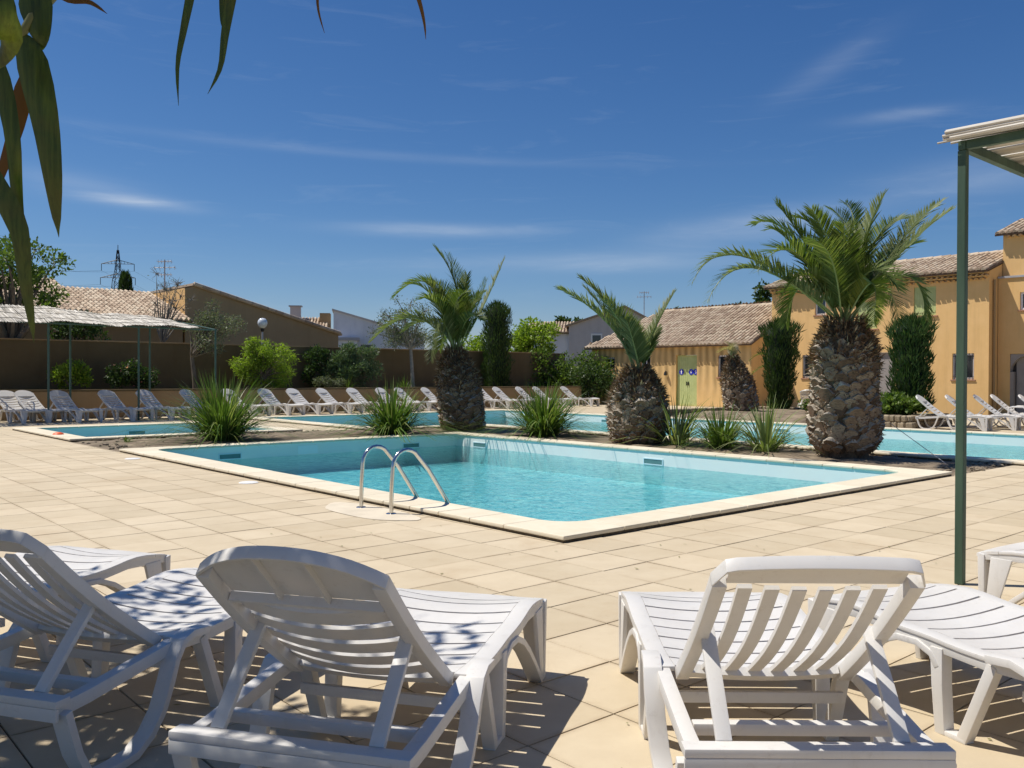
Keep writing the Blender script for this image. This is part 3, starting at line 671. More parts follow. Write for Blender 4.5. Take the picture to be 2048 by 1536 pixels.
    if not full: put(seat, 'seat', bevel=0)
    # backrest
    TOP = .80
    def topline(x):
        q = min(1, abs(x)/BW)
        if kind == 'cross': return TOP+.055-.125*q**2.3
        return TOP+.020*(1-q*q)-.075*(1-math.sqrt(max(0, 1-(max(0, q-.82)/.18)**2)))
    S1 = .60 if kind == 'cross' else .69
    parts = []
    for sx in (-1, 1):
        parts.append((patch(lambda u, v, d: back_pt(sx*(BW-.044*u), v*(topline(BW)-.004), d), 1, 14, .042), 'side_bar'))
    hd = patch(lambda u, v, d: back_pt((u*2-1)*(BW-.0485), S1+v*(topline((u*2-1)*(BW-.0485))-S1-.012), d), 14, 4, .012); parts.append((hd, 'headrest'))
    rim = patch(lambda u, v, d: back_pt((u*2-1)*(BW), topline((u*2-1)*BW)-.012+d, v*.040), 20, 1, .013); parts.append((rim, 'rim'))
    lip = patch(lambda u, v, d: back_pt((u*2-1)*(BW-.0485), S1-.016+d, .0121+v*.03), 8, 1, .014); parts += [(lip, 'rib')] if kind == 'cross' else []
    low = patch(lambda u, v, d: back_pt((u*2-1)*(BW-.0485), -.005+v*.05, .012*(1-(u*2-1)**2)+d), 8, 1, .03); parts.append((low, 'lower_bar'))
    if kind == 'long':
        ns = 6; inner = 2*(BW-.0485); p = inner/(ns+.5)
        for k in range(ns):
            xc = -inner/2+p*.25+p*(k+.5)
            sl = patch(lambda u, v, d: back_pt(xc+(u-.5)*p*.54, .0455+v*(S1-.062), .012*(1-(xc/.26)**2)+.018*math.sin(PI*v)+d), 2, 8, .014); parts.append((sl, 'slat'))
    else:
        ns = 5; p = (S1-.05-.02)/ns
        for k in range(ns):
            sl = patch(lambda u, v, d: back_pt((u*2-1)*(BW-.0485), .05+k*p+.014+v*(p-.030), .034*(1-(u*2-1)**2)+d), 10, 1, .012); parts.append((sl, 'slat'))
        for x in (-.08, .08): parts.append((patch(lambda u, v, d: back_pt(x+(u-.5)*.008, S1+v*(topline(x)-S1-.02), .0121+d), 1, 3, .02), 'rib'))
    if full:
        for q, nm in parts: put(q, nm, bevel=.003 if nm in ('side_bar', 'rim') else 0)
    else:
        al = MB()
        for q, nm in parts: merge(al, q)
        put(al, 'backrest', bevel=0)
    return t
def place(proto, first, x, y, heading, label, group):
    o = proto if first else copy_tree(proto)
    o.location = (x, y, 0); o.scale = (1, 1, 1.03); o.rotation_euler = (0, 0, -heading); o['label'] = label; o['group'] = group; return o
FG = 'white sun loungers in the foreground'
long_p = lounger('long', True); cross_p = lounger('cross', True)
place(long_p, True, .885, 3.10, R(0.5), 'white sun lounger with six upright back slats, alone in full sun at the front right', FG)
place(cross_p, True, -.49, 3.10, R(15), 'white sun lounger seen from behind with curved cross slats and arched head, front centre', FG)
place(long_p, False, -1.66, 3.53, R(17), 'white sun lounger in dappled shade at the left edge, nearest to the camera there', FG)
place(cross_p, False, -2.69, 4.12, R(19), 'white sun lounger whose foot end alone shows behind the shaded left one', FG)
place(long_p, False, 2.18, 3.23, R(-23), 'white sun lounger turned left, legs and seat showing at the lower right edge', FG)
place(cross_p, False, 3.72, 4.50, R(-35), 'white sun lounger showing only a rounded foot end beside the green post', FG)
far_p = lounger('cross', False); far_arm = lounger('cross', False, True)
ROW = 'white sun loungers in the long row along the low wall'
rows = [(.52, 1, 'leftmost sun lounger of the long row, with armrests, cut by the picture edge'), (1.01, 0, 'sun lounger by the first front post of the left reed shelter'), (2.27, 0, 'sun lounger in the reed shelter shade right of the first post'),
        (3.68, 0, 'sun lounger in the reed shelter shade left of the middle post'), (4.8, 0, 'sun lounger in the reed shelter shade right of the middle post'), (6.2, 0, 'sun lounger half hidden by the left spiky plant, under the shelter end'),
        (7.4, 0, 'sun lounger almost hidden behind the left spiky plant'), (8.76, 0, 'first sun lounger of the long row right of the left spiky plant'), (9.87, 0, 'second sun lounger of the long row right of the left spiky plant'),
        (11.09, 0, 'third sun lounger of the long row right of the left spiky plant'), (12.43, 0, 'sun lounger of the long row just left of the middle spiky plant'), (13.69, 0, 'sun lounger hidden behind the tallest blades of the middle spiky plant'),
        (14.63, 0, 'sun lounger showing through the right side of the middle spiky plant'), (15.91, 0, 'sun lounger of the long row just left of the palm with the arching crown'), (18.76, 0, 'sun lounger of the long row just right of the palm with the arching crown'),
        (19.73, 0, 'sun lounger below the tall column cypress in the long row'), (21.14, 0, 'sun lounger just left of the right spiky plant in the long row'), (22.22, 0, 'sun lounger behind the right spiky plant'), (23.99, 0, 'last sun lounger of the long row, at the end of the low wall')]
f1 = f2 = True
for k, (b, arm, lab) in enumerate(rows):
    th_ = A0+PI+.34+rng.normal()*.05; p = W(24.40+rng.uniform(-.06, .06)-(.55 if 2 <= k <= 5 else 0), b-(.45 if 2 <= k <= 5 else 0)); p -= Vector((.305*math.cos(th_)+.62*math.sin(th_), .305*math.sin(th_)-.62*math.cos(th_), 0)); o = place(far_arm if arm else far_p, f2 if arm else f1, p.x, p.y, -th_, lab, ROW)
    if arm: f2 = False
    else: f1 = False
RG = 'white sun loungers on the right bank of the large pool'
hd = math.atan2(.78, -.62)
for dx, dy, arm, lab in ((0, 0, 0, 'sun lounger beside the stone planter, left of the green post'), (1.0, .41, 0, 'sun lounger second from the stone planter, partly behind the green post'), (2.0, .82, 0, 'sun lounger just right of the green post on the far bank'), (2.75, 1.3, 1, 'sun lounger with armrests below the arched doorway on the far bank'), (3.5, 1.2, 0, 'low sun lounger seat at the right edge behind the far ladder')):
    place(far_arm if arm else far_p, False, 11.67+dx, 23.75+dy, hd, lab, RG)
place(far_p, False, 11.6, 34.2, R(25), 'sun lounger by the ochre house wall behind the right cypress, seen from behind', 'sun lounger by the house wall')
rng = np.random.default_rng(101)
# ------------------------------------------------------------------ boundary walls
def wall_thing(name, label, a0, a1, b0, b1, h, mat, cap=.06, cap_mat=None, group=None):
    t = thing(name, label, 'wall', W((a0+a1)/2, (b0+b1)/2, 0), A0, group); x, y = (b1-b0)/2, (a1-a0)/2
    MB().box(-x, x, -y, y, -.3, h-cap).build('wall_body', mat, t)
    MB().box(-x-.01, x+.01, -y-.025, y+.025, h-cap+.002, h).build('coping', cap_mat or mat, t, bevel=.008)
    return t
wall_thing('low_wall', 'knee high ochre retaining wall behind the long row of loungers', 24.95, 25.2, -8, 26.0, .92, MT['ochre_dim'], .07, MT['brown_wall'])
wall_thing('boundary_wall', 'high brown rendered boundary wall in shade behind the shrubs', 27.6, 27.8, -14, 27.5, 2.6, MT['brown_wall'], .05, MT['ochre_dim'])  # paler coping colour stands in for its sunlit top edge
tag(sheet('raised_border', (25.2, 27.6, -14, 26), [], .75, MT['soil']), 'soil of the raised border between the low wall and the high wall', 'soil')

# ------------------------------------------------------------------ tiled roofs
TILE_L, TILE_P = .38, .205
def barrel(L, r0, r1, h, seg=4):
    v, f = [], []
    for i, (y, r) in enumerate(((0, r0), (L, r1))):
        for k in range(seg+1):
            t = PI*k/seg; v.append((r*math.cos(t), y, h*math.sin(t)*r/r0+(.006 if y == 0 else 0)))
    for k in range(seg): f.append((k, k+1, seg+2+k, seg+1+k))
    f.append(tuple(range(seg, -1, -1)))
    return v, f
BV, BF = barrel(TILE_L+.06, .088, .072, .10)
def tiled_slope(parent, origin, u, v, L, S, singles=True, clip=None, jit=1.0, mat=None):
    """origin at the eave start, u along the eave, v up the slope (local vectors); individual tiles along the eave, the rest joined"""
    u, v = Vector(u).normalized(), Vector(v).normalized(); n = u.cross(v).normalized(); o = Vector(origin)
    if n.z < 0: n = -n
    base = MB(); corners = [o-n*.012, o+u*L-n*.012, o+u*L+v*S-n*.012, o+v*S-n*.012]
    if clip: corners = [o+u*a_+v*b_-n*.012 for a_, b_ in clip]
    base.add(corners+[c-n*.07 for c in corners], [tuple(range(len(corners))), tuple(range(2*len(corners)-1, len(corners)-1, -1))]+[(i, len(corners)+i, len(corners)+(i+1) % len(corners), (i+1) % len(corners)) for i in range(len(corners))])
    base.build('roof_deck', MT['roof_base'], parent)
    nu, nv = int(L/TILE_P), int(S/TILE_L); me = None
    def ok(a_, b_):
        if not clip: return True
        c = False
        for i in range(len(clip)):
            (x0, y0), (x1, y1) = clip[i], clip[i-1]
            if (y0 > b_) != (y1 > b_) and a_ < (x1-x0)*(b_-y0)/(y1-y0)+x0: c = not c
        return c
    big = MB(); M = Matrix((u, v, n)).transposed()
    for i in range(nu):
        for j in range(nv):
            a_, b_ = (i+.5)*L/nu, j*S/nv-.05
            if not ok(a_, max(.02, b_+.2)): continue
            Mr = M @ Matrix.Rotation(rng.normal()*.018*jit, 3, 'Z') @ Matrix.Rotation(rng.normal()*.015*jit, 3, 'X'); c = o+u*(a_+rng.normal()*.004*jit)+v*(b_+rng.normal()*.014*jit)+n*rng.uniform(0, .012)
            if j == 0 and singles:
                if me is None: me = MB().add(BV, BF).mesh('roof_tile', mat or MT['roof'], smooth=50, fix=False)
                q = link(bpy.data.objects.new('roof_tile', me), parent); q.matrix_local = Matrix.Translation(c) @ Mr.to_4x4()
            else:
                big.add([c+Mr @ Vector(p) for p in BV], BF)
    tag(big.build('roof_tiles', mat or MT['roof'], parent, fix=False), kind='stuff')
def tile_row(parent, p0, p1, down, name='eave_tiles', step=.21, r=.085, L=.16, out=(0, 0, 0)):
    """a genoise: a row of tile ends sticking out under the eave"""
    p0, p1 = Vector(p0), Vector(p1); d = (p1-p0); n = int(d.length/step); d.normalize(); o = Vector(out).normalized(); mb = MB()
    for i in range(n):
        c = p0+d*(i+.5)*step; v = []
        for k in range(5):
            t = PI*k/4; v.append(c+d*(r*math.cos(t))+Vector((0, 0, r*.8*math.sin(t))))
        v += [q+o*L for q in v]
        v += [q*1.0-Vector((0, 0, .014)) for q in v[:5]]+[q-Vector((0, 0, .014)) for q in v[5:10]]
        mb.add(v, [(k, k+1, 6+k, 5+k) for k in range(4)]+[(10+k, 15+k, 16+k, 11+k) for k in range(4)]+[(5+k, 6+k, 16+k, 15+k) for k in range(4)])
    mb.build(name, MT['roof'], parent, fix=False)

# ------------------------------------------------------------------ facades. local x = b (depth, front face at x=0 looking to -x), y = a, z up
def facade(parent, y0, y1, z0, z1, holes, mat, x=0.0, depth=.22, name='wall'):
    xs = sorted(set([y0, y1]+[v for h in holes for v in h[:2]])); zs = sorted(set([z0, z1]+[v for h in holes for v in h[2:]])); mb = MB()
    for i in range(len(xs)-1):
        for j in range(len(zs)-1):
            cy, cz = (xs[i]+xs[i+1])/2, (zs[j]+zs[j+1])/2
            if any(h[0] < cy < h[1] and h[2] < cz < h[3] for h in holes): continue
            mb.add([(x, xs[i], zs[j]), (x, xs[i+1], zs[j]), (x, xs[i+1], zs[j+1]), (x, xs[i], zs[j+1])], [(3, 2, 1, 0)])
    for a, b, c, d in holes:
        mb.add([(x, a, c), (x, b, c), (x, b, d), (x, a, d), (x+depth, a, c), (x+depth, b, c), (x+depth, b, d), (x+depth, a, d)], [(0, 1, 5, 4), (1, 2, 6, 5), (2, 3, 7, 6), (3, 0, 4, 7)])
    return mb.build(name, mat, parent, fix=False)
def window(parent, y0, y1, z0, z1, x=0.0, rec=.07, bars=True, sill=True, frame=None, cross=1):
    cy, cz = (y0+y1)/2, (z0+z1)/2; w, h = (y1-y0)/2, (z1-z0)/2; t = .075; fr = MB()
    fr.box(-.025, .025, -w, -w+t, -h, h); fr.box(-.025, .025, w-t, w, -h, h); fr.box(-.025, .025, -w+t, w-t, h-t, h); fr.box(-.025, .025, -w+t, w-t, -h, -h+t)
    for k in range(cross): yy = -w+(2*w)*(k+1)/(cross+1); fr.box(-.02, .02, yy-.025, yy+.025, -h+t, h-t)
    o = fr.build('window', frame or MT['lilac_frame'], parent, (x+rec+.03, cy, cz), bevel=.004)
    MB().box(.0, .008, -w+t*.5, w-t*.5, -h+t*.5, h-t*.5).build('pane', MT['glass'], o)
    if bars:
        g = MB(); n = max(3, int(2*w/.12))
        for k in range(n): yy = -w+2*w*(k+.5)/n; g.tube([(-rec+.02, yy, -h), (-rec+.02, yy, h)], .009, 6)
        for zz in (-h+.10, h-.12): g.box(-rec+.012, -rec+.030, -w, w, zz-.008, zz+.008)
        g.build('grille', MT['iron'], o, fix=False)
    if sill: MB().box(-rec-.07, -.03, -w-.06, w+.06, -h-.055, -h-.002).build('sill', MT['sill_brick'], o, bevel=.006)
    return o
def shutter(parent, y0, y1, z0, z1, x=0.0):
    cy, cz = (y0+y1)/2, (z0+z1)/2; w, h = (y1-y0)/2, (z1-z0)/2; o = None
    for sx in (-1, 1):
        mb = MB(); n = 4
        for k in range(n):
            ya = sx*(.004+(w-.004)*k/n); yb = sx*(.004+(w-.004)*(k+1)/n-.004); mb.box(-.018, .014, min(ya, yb), max(ya, yb), -h, h)
        for zz in (-h*.72, h*.72): mb.box(-.030, -.0185, *sorted((sx*.03, sx*(w-.03))), zz-.045, zz+.045)
        mb.build('shutter', MT['shutter'], parent, (x+.06, cy, cz), fix=False)

# low wing with the changing rooms
wing = thing('changing_room_wing', 'low ochre wing with a hipped clay tile roof and green double door', 'building', W(17, 28.6), A0)
WZ = 2.98; LW = 9.7
holes = [(2.95, 4.18, 0, 2.42), (.72, 1.78, 1.37, 2.39), (5.75, 6.35, 1.72, 2.40), (8.1, 8.8, 1.74, 2.38)]
facade(wing, 0, LW, -.1, WZ, holes, MT['ochre_streak'])
MB().add([(0, 0, -.1), (8.0, 0, -.1), (8.0, 0, WZ), (3.9, 0, 4.80), (0, 0, WZ)], [(0, 1, 2, 3, 4)]).build('end_wall', MT['ochre'], wing, fix=False)
MB().add([(0, LW, -.1), (8, LW, -.1), (8, LW, WZ), (0, LW, WZ)], [(3, 2, 1, 0)]).build('end_wall', MT['ochre'], wing, fix=False)
window(wing, .72, 1.78, 1.37, 2.39); window(wing, 5.75, 6.35, 1.72, 2.40); window(wing, 8.1, 8.8, 1.74, 2.38)
for y0_, y1_ in ((2.96, 3.563), (3.567, 4.17)):
    d = MB(); n = 5
    for k in range(n): d.box(-.02, .02, y0_+(y1_-y0_)*k/n+.003, y0_+(y1_-y0_)*(k+1)/n-.003, .01, 2.41)
    o = d.build('door', MT['shutter'], wing, (.14, 0, 0), fix=False)
    MB().box(-.06, -.021, (3.60 if y0_ > 3.2 else 3.50), (3.63 if y0_ > 3.2 else 3.53), .98, 1.16).build('handle', MT['iron'], o)
def door_sign(y, kind):
    o = MB(); o.lathe([(.001, .012), (.135, .012), (.14, .006), (.14, 0)], 28); s_ = o.build('door_sign', MT['blue'], wing, smooth=40); s_.location = (.116, y, 1.62); s_.rotation_euler = (0, -PI/2, 0)
    p = MB()   # pictogram lies in the disc plane: x up, y across
    def disc(cx, cy, r, z=.0145, n=14): p.add([(cx+r*math.cos(2*PI*k/n), cy+r*math.sin(2*PI*k/n), z) for k in range(n)], [tuple(range(n))])
    def poly(pts, z=.0145): p.add([(a_, b_, z) for a_, b_ in pts], [tuple(range(len(pts)))])
    if kind == 'person':
        disc(.078, 0, .022); poly([(.05, -.045), (.05, .045), (-.01, .038), (-.01, -.038)]); poly([(-.012, -.03), (-.012, .03), (-.10, .022), (-.10, -.022)])
    elif kind == 'drop':
        disc(-.03, .0, .038); poly([(-.02, .036), (.075, -.01), (-.03, -.036)]); poly([(.05, .02), (.06, .045), (.0, .05), (-.01, .03)])
    else:
        disc(.06, .02, .022); poly([(.035, .03), (.035, 0), (-.03, -.01), (-.03, .03)])
        for k in range(10):
            t0, t1 = 2.2+k*.34, 2.2+(k+1)*.34; poly([(-.035+.05*math.cos(t0), .0+.05*math.sin(t0)), (-.035+.05*math.cos(t1), .05*math.sin(t1)), (-.035+.036*math.cos(t1), .036*math.sin(t1)), (-.035+.036*math.cos(t0), .036*math.sin(t0))])
    p.build('pictogram', MT['sign_white'], s_, fix=False)
door_sign(3.93, 'person'); door_sign(3.36, 'drop'); door_sign(3.10, 'wheel')
o = MB(); o.tube([(-.01, 0, 0), (-.10, 0, .02), (-.12, 0, .06)], .02, 8); o.lathe([(.001, .02), (.05, .0), (.085, -.13), (.06, -.17), (.001, -.17)], 14, (-.12, 0)); o.build('wall_lamp', MT['iron'], wing, (0, 4.72, 1.62), smooth=40)
ov = .28; sl = (4.86-WZ)/(3.9); R0 = 1.65
tiled_slope(wing, (-ov, -.15, WZ-sl*ov+.02), (0, 1, 0), (1, 0, sl), LW+.45, (3.9+ov)*math.hypot(1, sl), clip=[(0, 0), (LW+.45, 0), (LW+.45-R0, (3.9+ov)*math.hypot(1, sl)), (0, (3.9+ov)*math.hypot(1, sl))])
tiled_slope(wing, (8.1, -.15, WZ+.02), (0, 1, 0), (-1, 0, sl), LW+.45, (4.2)*math.hypot(1, sl), singles=False, clip=[(0, 0), (LW+.45, 0), (LW+.45-R0, 4.2*math.hypot(1, sl)), (0, 4.2*math.hypot(1, sl))])
sh = (4.86-WZ)/R0
tiled_slope(wing, (-ov, LW+.30, WZ-sl*ov+.02), (1, 0, 0), (0, -1, sh), 8.4, R0*math.hypot(1, sh), singles=False, clip=[(0, 0), (8.4, 0), (4.2, R0*math.hypot(1, sh))])
rd = MB()
for k in range(22): rd.tube([(3.9, -.12+k*.37, 4.92+rng.uniform(-.01, .01)), (3.9, -.12+k*.37+.42, 4.90+rng.uniform(-.01, .01))], .10, 8)
rd.build('ridge_tiles', MT['roof'], wing, fix=False)
tile_row(wing, (-.14, .0, WZ-.17), (-.14, LW, WZ-.17), .1, out=(1, 0, 0), L=.18)

# main two storey house
house = thing('ochre_house', 'two storey ochre house with pale green shutters and a clay tile roof', 'building', W(7.73, 30.22), A0)
HL, HZ = 9.27, 5.42
hh = [(.52, 1.32, 1.32, 2.33), (6.64, 7.72, 1.35, 2.37), (6.62, 7.14, 4.10, 4.95), (1.96, 2.83, 3.86, 5.0), (4.35, 5.2, 3.42, 4.55), (3.55, 4.55, 0, 2.42)]
facade(house, 0, HL, -.1, HZ, hh, MT['ochre'])
MB().add([(0, 0, -.1), (6, 0, -.1), (6, 0, HZ), (3, 0, 6.3), (0, 0, HZ)], [(0, 1, 2, 3, 4)]).build('end_wall', MT['ochre'], house, fix=False)
MB().add([(0, HL, -.1), (6, HL, -.1), (6, HL, HZ), (3, HL, 6.3), (0, HL, HZ)], [(4, 3, 2, 1, 0)]).build('end_wall', MT['ochre'], house, fix=False)
window(house, .52, 1.32, 1.32, 2.33); window(house, 6.64, 7.72, 1.35, 2.37, cross=1); window(house, 6.62, 7.14, 4.10, 4.95, bars=False, frame=MT['white_paint'], cross=0)
shutter(house, 1.96, 2.83, 3.86, 5.0); shutter(house, 4.35, 5.2, 3.42, 4.55)
for y_, z_ in ((2.395, 3.84), (4.775, 3.40)): MB().box(-.06, .05, y_-.52, y_+.52, z_-.05, z_).build('sill', MT['sill_brick'], house, bevel=.006)
o = MB().box(-.02, .02, 3.56, 4.54, .0, 2.41).build('door', MT['grey_door'], house, (.12, 0, 0)); MB().box(-.05, -.021, 3.62, 3.65, 1.0, 1.15).build('handle', MT['iron'], o)
ov = .36; sl = .30
tiled_slope(house, (-ov, -.05, HZ+.02), (0, 1, 0), (1, 0, sl), HL+.25, (3.36)*math.hypot(1, sl))
tiled_slope(house, (6.3, -.05, HZ+.02), (0, 1, 0), (-1, 0, sl), HL+.25, (3.34)*math.hypot(1, sl), singles=False)
rd = MB()
for k in range(25): rd.tube([(3.0, .02+k*.37, HZ+1.06+rng.uniform(-.01, .01)), (3.0, .02+k*.37+.42, HZ+1.04+rng.uniform(-.01, .01))], .10, 8)
rd.build('ridge_tiles', MT['roof'], house, fix=False)
tile_row(house, (-.30, .0, HZ-.16), (-.30, HL, HZ-.16), .1, out=(1, 0, 0), L=.30); tile_row(house, (-.16, .1, HZ-.29), (-.16, HL-.1, HZ-.29), .1, out=(1, 0, 0), L=.16)
MB().box(-.27, -.0, 0, HL, HZ-.085, HZ-.03).build('eave_band', MT['ochre'], house); MB().box(-.14, -.0, 0, HL, HZ-.215, HZ-.163).build('eave_band', MT['ochre'], house)
mb = MB(); mb.tube([(.35, -.06, HZ-.3), (.35, -.06, .0)], .045, 10); mb.build('downpipe', MT['ochre_dim'], house, smooth=40)

# taller block at the right
tower = thing('taller_house_block', 'taller ochre house block with an arched doorway at the right edge', 'building', W(7.73, 31.05), A0)
y0_, y1_ = -9.0, -.02
facade(tower, y0_, y1_, -.1, 5.24, [(-1.75, -.45, 0, 2.30), (-1.5, -.78, 3.95, 4.62)], MT['ochre'])
facade(tower, y0_, y1_, 5.24, 6.9, [], MT['ochre'], x=.45, name='upper_wall')
MB().box(-.06, .5, y0_, y1_, 5.18, 5.26).build('ledge', MT['zinc'], tower, bevel=.005)
MB().add([(-.0, y1_, 5.2), (5, y1_, 5.2), (5, y1_, 7.2), (.45, y1_, 6.9), (.45, y1_, 5.3)], [(4, 3, 2, 1, 0)]).build('end_wall', MT['ochre'], tower, fix=False)
MB().add([(.0, y1_, -.1), (5, y1_, -.1), (5, y1_, 5.2), (.0, y1_, 5.2)], [(3, 2, 1, 0)]).build('end_wall', MT['ochre'], tower, fix=False)
window(tower, -1.5, -.78, 3.95, 4.62, bars=False)
ar = MB(); n = 10
pts = [(.0, -.45), ] ; arc = [(-1.10+.64*math.cos(t), 1.62+.62*math.sin(t)) for t in np.linspace(0, PI, n)]
ar.box(.30, .34, -1.75, -.45, 0, 2.30); ar.build('doorway_recess', MT['dark_open'], tower)
jm = MB()
jm.box(.03, .25, -.57, -.4501, 0, 1.62); jm.box(.03, .25, -1.7499, -1.63, 0, 1.62)
for k in range(n-1):
    (ya, za), (yb, zb) = arc[k], arc[k+1]; jm.hexa([(.03, yb, zb), (.25, yb, zb), (.25, ya, za), (.03, ya, za), (.03, yb, 2.29), (.25, yb, 2.29), (.25, ya, 2.29), (.03, ya, 2.29)])
jm.build('arch', MT['grey_door'], tower)
MB().box(.255, .275, -1.6, -.6, .0, 2.25).build('door', MT['grey_door'], tower)
tiled_slope(tower, (.15, y0_, 6.92), (0, 1, 0), (1, 0, .32), y1_-y0_+.2, 2.6*math.hypot(1, .32))
tile_row(tower, (.22, y0_, 6.80), (.22, y1_, 6.80), .1, out=(1, 0, 0), L=.24)
MB().box(1.9, 2.6, -6, -.75, 7.3, 7.72).build('roof_parapet', MT['ochre'], tower)
tiled_slope(tower, (1.75, -6, 7.74), (0, 1, 0), (1, 0, .3), 5.35, 1.6, singles=False)

# ------------------------------------------------------------------ houses beyond the wall
cottage = thing('tiled_cottage', 'single storey house with two stepped clay tile roofs beyond the wall, left', 'building', W(33, -6), A0)
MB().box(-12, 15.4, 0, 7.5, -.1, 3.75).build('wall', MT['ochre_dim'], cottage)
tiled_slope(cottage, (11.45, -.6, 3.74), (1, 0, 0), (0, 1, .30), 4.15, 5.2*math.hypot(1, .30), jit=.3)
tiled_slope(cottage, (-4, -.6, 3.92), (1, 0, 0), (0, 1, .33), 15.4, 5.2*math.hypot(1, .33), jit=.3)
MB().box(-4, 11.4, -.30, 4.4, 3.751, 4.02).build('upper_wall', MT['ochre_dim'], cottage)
barn = thing('brown_gable_house', 'brown rendered building with a long sloping roof line beyond the wall', 'building', W(33, 9.5), A0)
MB().add([(0, 0, -.1), (7.6, 0, -.1), (7.6, 0, 3.40), (.35, 0, 5.3), (0, 0, 5.18), (0, 9, -.1), (7.6, 9, -.1), (7.6, 9, 3.40), (.35, 9, 5.3), (0, 9, 5.18)],
         [(4, 3, 2, 1, 0), (5, 6, 7, 8, 9), (0, 1, 6, 5), (1, 2, 7, 6), (4, 0, 5, 9)]).build('wall', MT['barn_wall'], barn)
MB().add([(0, 0, 0), (0, 9, 0), (0, 9, 5.2), (0, 0, 5.2)], [(3, 2, 1, 0)]).build('side_wall', MT['ochre'], barn, (-.004, 0, 0), fix=False)  # lighter ochre copy stands for sun on this side, front keeps the shaded tone
dv = Vector((7.25, 0, -1.9))
mb = MB(); q = [Vector((.30, -.12, 5.32)), Vector((7.75, -.12, 3.37)), Vector((7.75, 9.1, 3.37)), Vector((.30, 9.1, 5.32))]; mb.hexa(q+[p+Vector((0, 0, .10)) for p in q]); mb.build('roof', MT['roof'], barn)
mb = MB()
for k in range(19):
    p = Vector((.35, -.10, 5.40))+dv*(k/19); mb.tube([p, p+dv*(1/17)], .085, 8)
mb.build('verge_tiles', MT['roof'], barn, fix=False)
# pale house with a small tiled roof and chimney, farther back (world aligned to the pool frame)
pale = thing('white_house', 'white rendered house with a sloping parapet beyond the brown building', 'building', (-12.2, 60, 0), R(10))
MB().add([(0, 0, 0), (6.2, 0, 0), (6.2, 0, 4.1), (3.4, 0, 4.85), (0, 0, 5.85), (0, 8, 0), (6.2, 8, 0), (6.2, 8, 4.1), (3.4, 8, 4.85), (0, 8, 5.85)],
         [(4, 3, 2, 1, 0), (5, 6, 7, 8, 9), (0, 1, 6, 5), (1, 2, 7, 6), (2, 3, 8, 7), (3, 4, 9, 8), (4, 0, 5, 9)]).build('wall', MT['white_wall'], pale)
MB().box(.25, 1.6, -1.2, -.002, 0, 3.75).build('porch', MT['white_wall'], pale); MB().box(.1, 1.75, -1.3, .0, 3.752, 3.95).build('porch_roof', MT['zinc'], pale)
w_ = MB().box(1.75, 2.7, -.03, .0, 3.0, 3.6).build('window', MT['white_paint'], pale); MB().box(1.83, 2.62, -.04, -.031, 3.08, 3.52).build('pane', MT['glass'], w_)
mb = MB(); mb.hexa([Vector(p) for p in ((-.1, -.1, 5.84), (3.5, -.1, 4.83), (3.5, 8.1, 4.83), (-.1, 8.1, 5.84), (-.1, -.1, 5.96), (3.5, -.1, 4.95), (3.5, 8.1, 4.95), (-.1, 8.1, 5.96))]); mb.build('roof', MT['grey_wall'], pale)
tile_house = thing('far_tiled_house', 'far house with a small clay tile roof and a grey chimney', 'building', (-16.6, 58, 0), R(8))
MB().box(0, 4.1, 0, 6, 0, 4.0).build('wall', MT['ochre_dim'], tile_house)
tiled_slope(tile_house, (-1.5, -.3, 3.7), (1, 0, 0), (0, 1, .42), 5.7, 4.2*math.hypot(1, .42), singles=False)
MB().box(1.55, 2.25, 3.2, 3.7, 4.8, 6.2).build('chimney', MT['grey_wall'], tile_house); MB().box(1.45, 2.35, 3.1, 3.8, 6.2, 6.28).build('chimney_cap', MT['zinc'], tile_house)
MB().box(3.6, 4.3, 2.8, 4.0, 4.4, 5.75).build('gable_end', MT['ochre_dim'], tile_house)
gable = thing('grey_gable_house', 'pale grey gabled house with one small white framed window', 'building', (4.0, 62, 0), R(-6))
MB().add([(0, 0, 0), (6.4, 0, 0), (6.4, 0, 4.9), (3.9, 0, 6.25), (0, 0, 4.95), (0, 9, 0), (6.4, 9, 0), (6.4, 9, 4.9), (3.9, 9, 6.25), (0, 9, 4.95)],
         [(4, 3, 2, 1, 0), (5, 6, 7, 8, 9), (0, 1, 6, 5), (1, 2, 7, 6), (2, 3, 8, 7), (3, 4, 9, 8), (4, 0, 5, 9)]).build('wall', MT['grey_wall'], gable)
for (xa, za, xb, zb) in ((-.25, 4.87, 3.9, 6.25), (6.65, 4.77, 3.9, 6.25)):
    q = [Vector((xa, -.2, za)), Vector((xb, -.2, zb)), Vector((xb, 9.2, zb)), Vector((xa, 9.2, za))]; MB().hexa([p+Vector((0, 0, .01)) for p in q]+[p+Vector((0, 0, .13)) for p in q]).build('roof', MT['roof'], gable)
w_ = MB().box(1.55, 2.35, -.05, 0, 3.3, 4.4).build('window', MT['white_paint'], gable); MB().box(1.66, 2.24, -.06, -.051, 3.42, 4.28).build('pane', MT['glass'], w_)
side_roof = thing('small_tiled_annex', 'low tiled annex left of the grey gabled house', 'building', (1.2, 63, 0), R(-6))
MB().box(0, 3.2, 0, 5, 0, 4.6).build('wall', MT['white_wall'], side_roof); tiled_slope(side_roof, (-.2, -.3, 4.5), (1, 0, 0), (0, 1, .3), 3.4, 3.2, singles=False)

